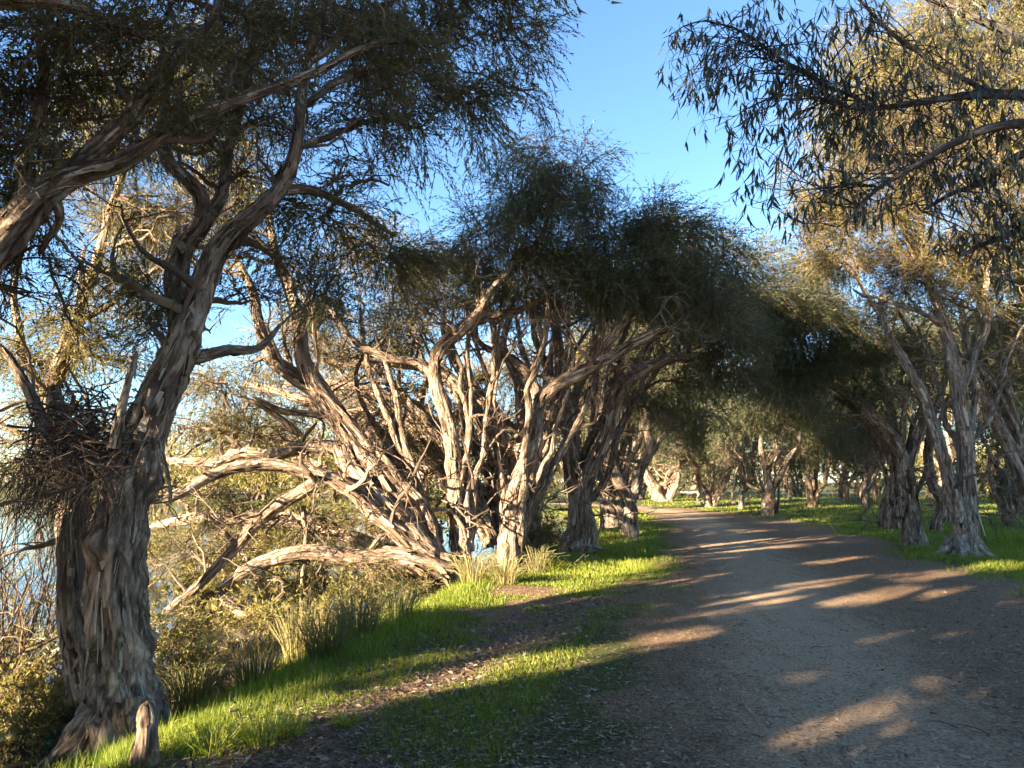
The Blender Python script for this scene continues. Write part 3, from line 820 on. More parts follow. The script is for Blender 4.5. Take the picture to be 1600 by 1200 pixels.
# --- leaning multi-limbed paperbark at the water's edge
C_limbs = [
    [(705, 905, 0.0, 84), (664, 838, 0.0, 66), (612, 762, -0.1, 60), (562, 702, -0.2, 56), (522, 652, -0.2, 50), (494, 606, -0.2, 44), (472, 560, -0.2, 34), (466, 508, -0.1, 28), (450, 450, 0.0, 24), (430, 390, 0.1, 18), (420, 320, 0.2, 12)],
    [(492, 606, -0.2, 40), (452, 578, -0.3, 34), (425, 548, -0.4, 28), (404, 508, -0.5, 24), (392, 450, -0.5, 18), (360, 390, -0.6, 12)],
    [(706, 898, -0.1, 52), (650, 825, -0.3, 46), (590, 765, -0.4, 42), (545, 722, -0.4, 38), (527, 690, -0.35, 28)],
    [(700, 885, -0.2, 48), (628, 826, -0.5, 42), (562, 778, -0.7, 36), (500, 745, -0.9, 30), (432, 729, -1.1, 28), (372, 731, -1.3, 26), (312, 754, -1.5, 25), (270, 775, -1.7, 22), (230, 783, -1.8, 18), (170, 775, -2, 10)],
    [(492, 755, -0.9, 28), (440, 789, -1.0, 27), (392, 824, -1.1, 26), (342, 878, -1.2, 22), (302, 918, -1.3, 19), (262, 956, -1.3, 15)],
    [(538, 700, -0.2, 30), (470, 698, 0.2, 28), (410, 703, 0.5, 26), (350, 714, 0.8, 23), (290, 725, 1.1, 18), (235, 722, 1.4, 12)],
    [(700, 898, -0.4, 54), (640, 878, -0.6, 48), (560, 872, -0.8, 40), (490, 858, -1.0, 34), (430, 870, -1.1, 30), (385, 892, -1.2, 26), (345, 925, -1.2, 20)],
    [(340, 930, -1.3, 24), (385, 962, -1.4, 27), (450, 980, -1.4, 26), (520, 975, -1.2, 22)],
    [(690, 890, 0.4, 40), (600, 850, 1.2, 34), (500, 826, 2.0, 32), (400, 815, 2.6, 30), (320, 812, 3.0, 26), (240, 822, 3.4, 18)],
    [(470, 680, 0.3, 16), (420, 640, 0.0, 13), (370, 618, -0.2, 9)],
    [(520, 650, -0.2, 18), (440, 640, -0.6, 14), (395, 620, -0.8, 9)],
    [(680, 850, 0.6, 44), (640, 760, 1.0, 38), (580, 680, 1.4, 34), (520, 640, 1.8, 28), (450, 615, 2.2, 20), (380, 600, 2.6, 12)],
    [(475, 790, -0.8, 11), (478, 850, -0.8, 9), (470, 930, -0.9, 7)],
]
C_clumps = [(230, 400, -0.5, 70, 55, 1.0), (160, 330, -0.2, 60, 60, 0.6), (300, 330, 0, 70, 60, 0.6), (330, 600, 0.5, 70, 40, 0.8), (410, 650, 0.6, 60, 35, 0.8), (280, 660, 0.5, 60, 35, 0.6),
            (350, 790, -0.8, 60, 32, 0.9), (540, 740, 0.8, 60, 40, 0.8), (470, 820, -0.3, 70, 30, 0.7), (580, 820, -0.2, 60, 30, 0.6), (300, 850, -0.6, 40, 40, 0.6), (330, 950, -1.2, 40, 35, 0.7), (600, 650, 0.8, 60, 40, 0.5),
            (460, 440, 0, 70, 50, 0.5), (560, 560, 0.6, 60, 40, 0.5), (400, 560, 0.2, 50, 40, 0.4), (180, 770, -1.8, 50, 30, 0.5), (560, 890, -0.9, 60, 22, 0.5), (640, 600, 1, 50, 40, 0.4), (380, 660, 1.5, 80, 40, 0.7)]
TREES.append(tree('paperbark_tree', 'leaning paperbark at the water with long low limbs arching down into the lake', 13.0, C_limbs + fan(690, 880, 5, 430, 640, 560, 20, -.5, .9, 507), C_clumps, 3, web=60, roots=4, gnarl=0.5, sides=26, step=0.055, flake_n=1.3, leafy=0.8, dead=0.2, brown=0.4))

# --- crooked dark paperbark beside it
D_limbs = [
    [(722, 895, 0.0, 56), (714, 810, 0.0, 38), (712, 725, 0.0, 33), (700, 655, 0.0, 31), (682, 592, 0.0, 31), (686, 548, 0.0, 33), (720, 515, -0.1, 27), (746, 488, -0.2, 22), (764, 452, -0.3, 18), (800, 418, -0.4, 14), (846, 372, -0.4, 10), (870, 280, -0.4, 7)],
    [(684, 590, 0.0, 26), (640, 566, -0.1, 20), (600, 556, -0.3, 18), (562, 538, -0.4, 14), (530, 500, -0.6, 10), (500, 455, -0.7, 7)],
    [(694, 535, 0.0, 24), (742, 508, 0.2, 20), (800, 488, 0.3, 16), (850, 470, 0.4, 12), (910, 440, 0.6, 8)],
    [(748, 486, -0.2, 14), (742, 430, -0.3, 10), (720, 370, -0.4, 7)],
]
D_clumps = [(870, 240, -0.4, 70, 60, 0.8), (800, 310, -0.3, 70, 60, 0.9), (880, 330, -0.3, 70, 60, 1.2), (760, 370, -0.3, 70, 50, 1.1), (690, 400, -0.4, 60, 40, 1.0), (840, 410, -0.2, 80, 40, 1.3), (920, 260, -0.2, 40, 50, 0.6), (640, 450, -0.5, 60, 40, 0.6), (760, 430, 0.3, 60, 35, 0.8), (540, 480, -0.5, 60, 35, 0.6), (900, 410, 0.3, 70, 45, 1.2)]
TREES.append(tree('paperbark_tree', 'crooked dark paperbark trunk kinking sharply left then right beside the leaning tree', 13.2, D_limbs + fan(722, 880, 3, 660, 800, 500, 15, -.3, .6, 501), D_clumps, 4, web=30, leafy=1.1, gnarl=0.45, sides=26, step=0.05, leaf='leaf_teal', brown=0.5, flake_n=1.3))

# --- paperbark arching right over the path
E_limbs = [
    [(797, 905, 0.0, 66), (795, 840, 0.0, 44), (808, 765, 0.0, 38), (830, 692, 0.0, 35), (840, 642, 0.0, 34), (872, 602, 0.0, 32), (922, 575, -0.1, 28), (982, 540, -0.2, 24), (1042, 508, -0.3, 19), (1100, 478, -0.4, 13), (1150, 440, -0.4, 8)],
    [(826, 700, 0.1, 26), (792, 700, 0.5, 28), (770, 640, 0.6, 28), (740, 600, 0.7, 26), (708, 556, 0.8, 20), (690, 500, 0.8, 13)],
    [(930, 570, -0.1, 20), (960, 520, -0.2, 17), (985, 470, -0.3, 12), (1010, 400, -0.3, 8)],
    [(842, 640, 0.0, 22), (830, 590, 0.2, 20), (806, 560, 0.4, 17), (750, 535, 0.5, 13), (740, 490, 0.5, 8)],
    [(830, 590, 0.2, 18), (850, 540, 0.3, 15), (842, 490, 0.4, 11), (850, 430, 0.5, 7)],
]
E_clumps = [(950, 350, -0.2, 60, 60, 1.1), (1010, 350, -0.2, 60, 55, 1.2), (1060, 370, -0.2, 60, 50, 1.2), (960, 440, -0.2, 80, 45, 1.4), (1040, 440, -0.3, 80, 45, 1.4), (1110, 430, -0.4, 60, 50, 1.3), (1120, 500, -0.4, 60, 35, 1.2), (820, 470, 0.4, 60, 30, 0.7), (1130, 390, 0, 40, 40, 0.9), (990, 480, 0.2, 60, 30, 0.9)]
TREES.append(tree('paperbark_tree', 'paperbark with curved limb sweeping up and right across the path', 13.6, E_limbs + fan(797, 885, 5, 720, 960, 500, 16, -.3, .8, 502), E_clumps, 5, web=34, leafy=1.1, gnarl=0.45, sides=26, step=0.05, leaf='leaf_teal', brown=0.5, flake_n=1.3))

# --- sunlit slanting stems behind
S_limbs = [
    [(812, 865, 0.0, 52), (808, 790, 0.0, 42), (785, 700, 0.0, 36), (752, 640, 0.1, 32), (700, 590, 0.2, 28), (640, 570, 0.3, 22), (560, 570, 0.4, 14), (490, 560, 0.5, 9)],
    [(770, 850, -0.1, 44), (730, 760, 0.0, 36), (690, 680, 0.1, 32), (640, 632, 0.2, 28), (570, 605, 0.3, 22), (500, 605, 0.4, 15), (440, 600, 0.5, 10)],
    [(760, 840, 0.2, 34), (700, 740, 0.5, 30), (650, 670, 0.7, 26), (600, 650, 0.9, 20), (540, 640, 1.2, 12)],
    [(830, 850, 0.2, 34), (836, 760, 0.2, 28), (820, 680, 0.2, 24), (812, 600, 0.2, 22), (790, 540, 0.2, 16), (800, 480, 0.2, 10)],
    [(752, 640, 0.1, 24), (770, 580, 0.3, 20), (772, 520, 0.4, 15), (760, 460, 0.5, 9)],
]
S_clumps = [(620, 520, 0.4, 70, 40, 0.6), (700, 470, 0.4, 70, 40, 0.7), (480, 530, 0.5, 60, 40, 0.5), (800, 460, 0.3, 70, 40, 0.8), (560, 620, 1, 60, 30, 0.5), (640, 700, 0.5, 50, 30, 0.4), (680, 420, 0.3, 70, 40, 0.8), (560, 380, 0.5, 70, 45, 0.8)]
TREES.append(tree('paperbark_tree', 'cluster of sunlit paperbark stems slanting left behind the crooked trunk', 15.6, S_limbs + fan(775, 850, 7, 480, 760, 560, 18, -.4, .9, 503) + fan(830, 850, 4, 790, 960, 500, 15, -.4, .8, 504), S_clumps, 6, web=40, gnarl=0.45, sides=24, step=0.06, brown=0.3, flake_n=1.3))

F_limbs = [
    [(912, 862, 0.0, 74), (905, 800, 0.0, 46), (895, 710, 0.0, 36), (886, 630, 0.0, 30), (876, 560, 0.0, 24), (862, 490, 0.0, 16), (860, 420, 0.0, 9)],
    [(916, 850, -0.1, 46), (926, 765, -0.15, 37), (944, 690, -0.2, 33), (960, 632, -0.2, 32), (990, 592, -0.3, 29), (1032, 572, -0.4, 24), (1078, 562, -0.5, 16), (1130, 560, -0.6, 8)],
    [(893, 705, 0.1, 22), (908, 620, 0.1, 20), (934, 545, 0.1, 16), (950, 480, 0.1, 10)],
    [(888, 640, 0.1, 20), (852, 570, 0.2, 17), (832, 510, 0.3, 12), (820, 450, 0.3, 7)],
    [(940, 700, -0.1, 18), (975, 660, 0.1, 17), (1000, 610, 0.2, 13), (1020, 540, 0.3, 8)],
    [(985, 596, -0.3, 18), (1010, 545, -0.2, 14), (1050, 500, -0.2, 9)],
]
F_clumps = [(880, 480, 0, 60, 40, 0.9), (950, 480, 0, 60, 40, 1.1), (1080, 520, -0.4, 60, 40, 1.2), (1140, 545, -0.6, 60, 40, 1.3), (1110, 600, -0.6, 40, 25, 0.9), (1030, 490, 0, 60, 35, 1.0), (1150, 600, -0.5, 40, 30, 0.9), (1000, 640, 0.3, 40, 25, 0.4), (1090, 360, 0, 60, 40, 0.8)]
TREES.append(tree('paperbark_tree', 'paperbark with pale sunlit right stem hooking over beside the path', 17.0, F_limbs + fan(905, 850, 6, 830, 1060, 520, 15, -.4, .8, 505), F_clumps, 7, web=34, gnarl=0.45, sides=26, step=0.06, leaf='leaf_teal', brown=0.7, flake_n=1.4))

G_limbs = [
    [(986, 832, 0.0, 38), (980, 785, 0.0, 30), (962, 742, 0.0, 26), (946, 690, 0.0, 22), (938, 640, 0.0, 18), (948, 580, 0.0, 12)],
    [(984, 800, 0.0, 24), (1000, 735, 0.0, 22), (1012, 692, 0.0, 19), (1008, 650, 0.0, 16), (1036, 605, 0.0, 11), (1070, 580, 0, 7)],
    [(958, 822, 0.3, 34), (948, 770, 0.3, 26), (952, 710, 0.3, 20), (975, 650, 0.3, 15), (990, 600, 0.3, 9)],
    [(1000, 735, 0.1, 14), (1030, 690, 0.1, 11), (1065, 660, 0.1, 7)],
]
G_clumps = [(1000, 530, 0.3, 60, 40, .8), (1060, 510, 0.3, 60, 40, .8), (955, 540, 0.3, 60, 40, .7), (1040, 450, 0.5, 60, 45, .8), (980, 450, 0.5, 60, 45, .7), (1095, 450, 0.5, 50, 45, .7), (1020, 620, 0, 50, 30, 0.8), (1070, 640, 0, 50, 28, 0.9), (960, 600, 0.2, 50, 35, 0.6), (1090, 580, 0.2, 60, 40, 1.1), (1030, 560, 0.2, 50, 30, 0.7), (1110, 650, 0.2, 40, 25, 0.7)]
TREES.append(tree('paperbark_tree', 'forked grey paperbark standing at the left path edge, farthest of the left row', 22.0, G_limbs + fan(975, 825, 4, 930, 1060, 600, 11, -.4, .8, 506), G_clumps, 8, web=20, gnarl=0.45, bark='bark_grey', sides=22, step=0.08, leaf='leaf_teal', brown=0.5))

# --- right side
H_limbs = [
    [(1428, 856, 0.0, 52), (1424, 805, 0.0, 38), (1414, 745, 0.0, 35), (1396, 692, 0.0, 32), (1366, 650, -0.1, 27), (1322, 612, -0.3, 21), (1268, 590, -0.5, 14), (1210, 570, -0.7, 8)],
    [(1416, 740, 0.0, 24), (1440, 660, 0.1, 21), (1442, 600, 0.1, 17), (1430, 540, 0.1, 12), (1400, 480, 0.1, 8)],
    [(1388, 822, 0.3, 46), (1392, 775, 0.3, 30), (1404, 735, 0.3, 26), (1380, 680, 0.3, 20), (1340, 640, 0.3, 14), (1300, 620, 0.3, 8)],
    [(1462, 828, 0.4, 26), (1470, 785, 0.4, 23), (1452, 745, 0.4, 21), (1446, 690, 0.4, 18), (1470, 630, 0.4, 13), (1480, 560, 0.4, 8)],
    [(1396, 690, 0.0, 18), (1390, 630, 0.1, 15), (1370, 570, 0.1, 11), (1330, 500, 0.1, 7)],
    [(1368, 652, -0.1, 13), (1330, 650, -0.2, 9), (1310, 645, -0.2, 5)],
]
H_clumps = [(1200, 450, -0.5, 60, 50, 1.3), (1190, 530, -0.6, 60, 45, 1.5), (1260, 500, -0.5, 60, 45, 1.5), (1270, 570, -0.5, 60, 35, 1.5), (1200, 590, -0.6, 50, 28, 1.4), (1330, 480, -0.2, 60, 45, 1.3), (1320, 560, -0.3, 60, 35, 1.4), (1380, 540, 0, 50, 40, 1.0), (1250, 420, -0.3, 60, 40, 1.2), (1307, 678, -0.25, 20, 18, 1.2), (1330, 620, 0, 50, 20, 0.9), (1160, 470, -0.6, 50, 40, 1.1), (1390, 620, 0.4, 50, 30, 0.6), (1440, 560, 0.1, 40, 30, 0.7), (1170, 400, -0.2, 50, 35, 0.9), (1240, 610, -0.5, 50, 22, 1.2)]
TREES.append(tree('paperbark_tree', 'stout multi-stemmed paperbark right of the path whose dark crown overhangs the path', 19.0, H_limbs + fan(1415, 840, 6, 1300, 1500, 580, 15, -.3, .8, 508), H_clumps, 9, web=36, roots=4, leafy=1.15, gnarl=0.45, sides=26, step=0.06, leaf='leaf_teal', brown=0.8, flake_n=1.5))

I_limbs = [
    [(1508, 884, 0.0, 86), (1508, 852, 0.0, 60), (1509, 800, 0.0, 48), (1509, 740, 0.0, 37), (1509, 680, 0.0, 34), (1501, 612, 0.0, 31), (1490, 560, 0.0, 28), (1476, 512, 0.0, 23), (1460, 468, 0.0, 18), (1440, 418, 0.0, 14), (1418, 370, 0.0, 10), (1400, 260, 0.0, 7)],
    [(1494, 815, -0.1, 36), (1482, 745, -0.15, 28), (1466, 682, -0.2, 25), (1446, 632, -0.2, 22), (1420, 582, -0.3, 18), (1396, 532, -0.3, 13), (1372, 480, -0.4, 9), (1330, 420, -0.4, 6)],
    [(1500, 610, 0.0, 20), (1530, 540, 0.1, 16), (1545, 460, 0.2, 12), (1550, 360, 0.2, 8)],
    [(1476, 512, 0.0, 14), (1440, 490, -0.2, 11), (1380, 470, -0.3, 8), (1330, 450, -0.5, 5)],
]
I_clumps = [(1400, 440, 0, 60, 45, 0.8), (1330, 400, -0.2, 60, 45, 0.9), (1300, 330, -0.2, 60, 50, 0.9), (1450, 380, 0, 60, 45, 0.8), (1530, 400, 0.1, 60, 50, 0.9), (1500, 470, 0.2, 50, 40, 0.6), (1400, 330, 0, 70, 50, 0.9), (1240, 350, -0.2, 50, 40, 0.7), (1470, 290, 0.1, 70, 50, 0.9), (1560, 300, 0.2, 70, 60, 0.9), (1440, 440, -0.3, 30, 40, 0.9), (1350, 250, 0, 70, 55, 0.8), (1420, 190, 0, 80, 60, 0.8)]
TREES.append(tree('paperbark_tree', 'pale twin-stemmed paperbark with swollen flaky foot at right, in front of the grass', 16.0, I_limbs + fan(1505, 800, 3, 1440, 1580, 520, 15, .1, .9, 509), I_clumps, 10, web=30, roots=5, leafy=1.1, bark='bark_grey', sides=34, step=0.045, brown=0.5, flake_n=2.2, flare=0.3))

J_limbs = [
    [(1640, 822, 0.0, 58), (1618, 780, 0.0, 44), (1594, 735, 0.0, 36), (1570, 682, 0.0, 29), (1546, 632, 0.0, 24), (1524, 590, 0.0, 18), (1510, 540, 0.0, 12), (1500, 470, 0.0, 7)],
    [(1612, 765, 0.0, 34), (1594, 690, 0.1, 28), (1574, 640, 0.1, 25), (1552, 590, 0.2, 20), (1530, 545, 0.2, 14), (1530, 470, 0.2, 9), (1540, 330, 0.3, 6)],
    [(1640, 790, 0.0, 40), (1650, 680, 0.0, 32), (1610, 580, 0.0, 26), (1600, 480, 0.0, 20), (1580, 340, 0.0, 14), (1540, 180, 0.0, 8)],
]
J_clumps = [(1570, 520, 0, 60, 45, 0.9), (1580, 600, 0.3, 50, 35, 0.6), (1540, 440, 0, 60, 45, 0.9), (1590, 400, 0, 60, 60, 0.9), (1500, 200, 0.2, 80, 70, 0.9), (1580, 200, 0.2, 70, 80, 0.9), (1520, 90, 0.3, 80, 70, 0.9), (1430, 100, 0.3, 80, 70, 0.8), (1590, 80, 0.3, 70, 80, 0.9), (1340, 150, 0.2, 70, 70, 0.7), (1350, 60, 0.3, 70, 60, 0.6), (1280, 200, 0.2, 60, 60, 0.7), (1260, 290, 0.2, 60, 50, 0.7), (1450, 10, 0.3, 90, 60, 0.7), (1560, -10, 0.3, 90, 60, 0.8), (1640, 300, 0, 60, 120, 0.8)]
TREES.append(tree('paperbark_tree', 'tall paperbark at the right edge with slanting grey stems and sunlit golden upper crown', 19.5, J_limbs + fan(1625, 800, 5, 1500, 1620, 540, 16, -.3, .9, 510), J_clumps, 11, web=30, bark='bark_grey', leaf='leaf_sunlit', sides=22, step=0.07, brown=0.3))

# --- golden background paperbark over the water, behind the huge trunk
L_limbs = [
    [(150, 905, 0.0, 60), (130, 820, 0.0, 44), (90, 720, 0.0, 38), (80, 620, 0.0, 32), (120, 500, 0.0, 26), (160, 380, 0.0, 20), (200, 240, 0.0, 12)],
    [(84, 640, 0.0, 24), (40, 560, 0.1, 20), (20, 450, 0.2, 14), (40, 340, 0.2, 8)],
    [(118, 505, 0.0, 18), (200, 450, 0.2, 15), (290, 380, 0.3, 11), (380, 300, 0.3, 7)],
    [(88, 700, 0.0, 20), (40, 680, 0.2, 16), (-20, 640, 0.2, 12)],
]
L_clumps = [(40, 560, 0, 70, 50, 1.0), (120, 530, 0.1, 70, 50, 0.9), (190, 440, 0.2, 60, 55, 1.0), (240, 330, 0.2, 70, 60, 0.9), (160, 250, 0.2, 80, 60, 0.9), (300, 250, 0.3, 80, 60, 0.9), (370, 330, 0.3, 60, 55, 0.7), (60, 640, 0.2, 60, 40, 0.8), (240, 180, 0.3, 80, 60, 0.8), (120, 130, 0.3, 80, 60, 0.8), (330, 130, 0.3, 80, 70, 0.8), (430, 210, 0.4, 60, 60, 0.6), (20, 300, 0.2, 60, 60, 0.6), (40, 720, 0.2, 60, 40, 0.6), (210, 560, 0.3, 40, 40, 0.6), (400, 60, 0.4, 90, 60, 0.6), (240, 50, 0.4, 90, 60, 0.6)]
TREES.append(tree('paperbark_tree', 'golden sunlit paperbark over the water, seen behind the huge near trunk', 10.5, L_limbs, L_clumps, 12, web=30, sides=18, step=0.08, leaf='leaf_sunlit', dead=0.22, leafy=1.0))

# --- paperbarks standing in the shallows behind the row
GOLD = [
    ('many-stemmed golden paperbark in the shallows between the leaning tree and the crooked trunk', 19.0,
     [[(640, 835, 0, 44), (620, 760, 0, 30), (590, 690, 0, 24), (560, 620, 0, 18), (540, 540, 0, 10)], [(645, 820, 0, 28), (660, 740, 0, 22), (650, 660, 0, 18), (660, 580, 0, 12), (640, 500, 0, 7)], [(630, 800, .2, 24), (560, 760, .3, 20), (480, 720, .4, 15), (400, 700, .5, 9)], [(650, 760, -.2, 16), (700, 690, -.2, 13), (730, 620, -.2, 8)], [(600, 710, .2, 14), (520, 660, .3, 11), (450, 640, .3, 7)]],
     [(560, 560, 0, 70, 45, .9), (640, 520, 0, 70, 45, .9), (480, 600, .3, 70, 45, .9), (420, 680, .4, 70, 40, .9), (720, 600, 0, 60, 45, .9), (600, 640, 0, 70, 40, .9), (540, 720, .3, 70, 35, .8), (660, 680, .3, 60, 40, .9), (380, 600, .4, 60, 40, .8), (350, 690, .4, 60, 35, .7), (460, 500, .2, 70, 45, .8), (700, 740, .3, 50, 40, .8), (620, 770, .3, 60, 30, .7)]),
    ('golden paperbark seen through the gap right of the crooked trunk', 23.0,
     [[(800, 822, 0, 36), (795, 760, 0, 24), (775, 700, 0, 19), (765, 640, 0, 15), (770, 570, 0, 9)], [(800, 790, 0, 20), (830, 730, 0, 16), (850, 670, 0, 12), (870, 610, 0, 7)], [(790, 750, .2, 16), (745, 710, .2, 12), (710, 670, .2, 7)], [(798, 730, .1, 12), (812, 660, .1, 10), (820, 590, .1, 6)]],
     [(770, 580, 0, 60, 40, .9), (830, 570, 0, 60, 40, .8), (870, 620, 0, 50, 40, .9), (720, 660, .2, 50, 40, .9), (800, 650, 0, 55, 40, .9), (760, 720, .2, 50, 35, .9), (850, 700, .1, 50, 40, .9), (820, 760, .2, 45, 25, .8), (740, 780, .2, 45, 25, .7), (890, 560, 0, 50, 35, .7)]),
    ('added tall paperbark shading the far trees from the shore between the hooked pale stem and the forked grey tree', 26.0,  # added tree, its crown set to shade the trees down the path
     [[(952, 818, 0, 34), (948, 770, 0, 24), (960, 700, 0, 19), (955, 630, 0, 15), (965, 540, 0, 9)], [(950, 770, 0, 18), (975, 700, 0, 14), (1005, 640, 0, 11), (1030, 560, 0, 7)], [(955, 700, .2, 14), (925, 640, .2, 11), (905, 570, .2, 7)]],
     [(960, 560, 0, 55, 40, .9), (1010, 560, 0, 55, 40, .9), (910, 560, 0, 50, 40, .8), (990, 490, 0, 60, 45, .9), (1050, 520, 0, 50, 45, .9), (930, 490, 0, 55, 45, .8), (1070, 590, 0, 40, 35, .9), (1000, 630, 0, 45, 30, .8), (1040, 650, 0, 40, 25, .7), (1030, 440, 0, 60, 45, .9), (970, 420, 0, 60, 45, .8), (1100, 540, 0, 40, 40, .9)]),
    ('added far shore paperbark shading the path end, hidden behind the forked grey tree', 35.0,  # put in behind the row to cast shade on the path end
     [[(962, 803, 0, 26), (958, 770, 0, 18), (966, 710, 0, 14), (960, 650, 0, 10)], [(960, 770, 0, 13), (985, 720, 0, 10), (1000, 670, 0, 7)]],
     [(960, 640, 0, 45, 35, .9), (1000, 650, 0, 45, 35, .9), (930, 650, 0, 40, 35, .8), (980, 590, 0, 45, 35, .9), (1020, 600, 0, 40, 35, .9), (950, 570, 0, 45, 35, .9), (1000, 700, 0, 35, 25, .7)]),
    ('farthest shore paperbark, added to shade the far end, before the path bends left', 42.0,  # extends the added shading row toward the bend
     [[(955, 796, 0, 22), (952, 765, 0, 15), (960, 720, 0, 12), (955, 670, 0, 8)], [(955, 765, 0, 10), (975, 720, 0, 8), (990, 680, 0, 5)]],
     [(950, 660, 0, 40, 30, .9), (985, 670, 0, 40, 30, .9), (965, 620, 0, 40, 32, .9), (1000, 630, 0, 40, 32, .9), (930, 690, 0, 35, 25, .8), (1010, 690, 0, 30, 22, .8)]),
    ('dense shaded paperbark behind the forked grey tree at the lake end of the row', 29.0,
     [[(905, 812, 0, 30), (900, 770, 0, 20), (910, 710, 0, 16), (900, 650, 0, 12), (890, 590, 0, 7)], [(902, 780, 0, 15), (930, 730, 0, 13), (955, 680, 0, 10), (970, 620, 0, 6)], [(900, 760, .2, 13), (870, 710, .2, 10), (850, 660, .2, 6)]],
     [(900, 620, 0, 55, 40, .9), (950, 610, 0, 50, 40, .9), (980, 650, 0, 45, 35, .9), (930, 680, 0, 50, 35, .9), (880, 700, 0, 45, 35, .9), (860, 650, 0, 45, 35, .8), (950, 730, .2, 45, 25, .7), (890, 750, .2, 40, 25, .7)]),
]
for i, (lab, Y0, lm, cl) in enumerate(GOLD):
    lm = lm + fan(lm[0][0][0], lm[0][0][1], 5, lm[0][0][0] - 2600 / Y0, lm[0][0][0] + 1700 / Y0, 600, 300 / Y0, -.4, .9, 520 + i)
    TREES.append(tree('paperbark_tree', lab, Y0, lm, cl, 30 + i, sides=14, step=0.12, leaf='leaf_sunlit' if i < 2 else 'leaf_teal', web=34 if i < 2 else 16, flake_n=0.6, gnarl=0.45, brown=0.2, leafy=0.62, dead=0.25))

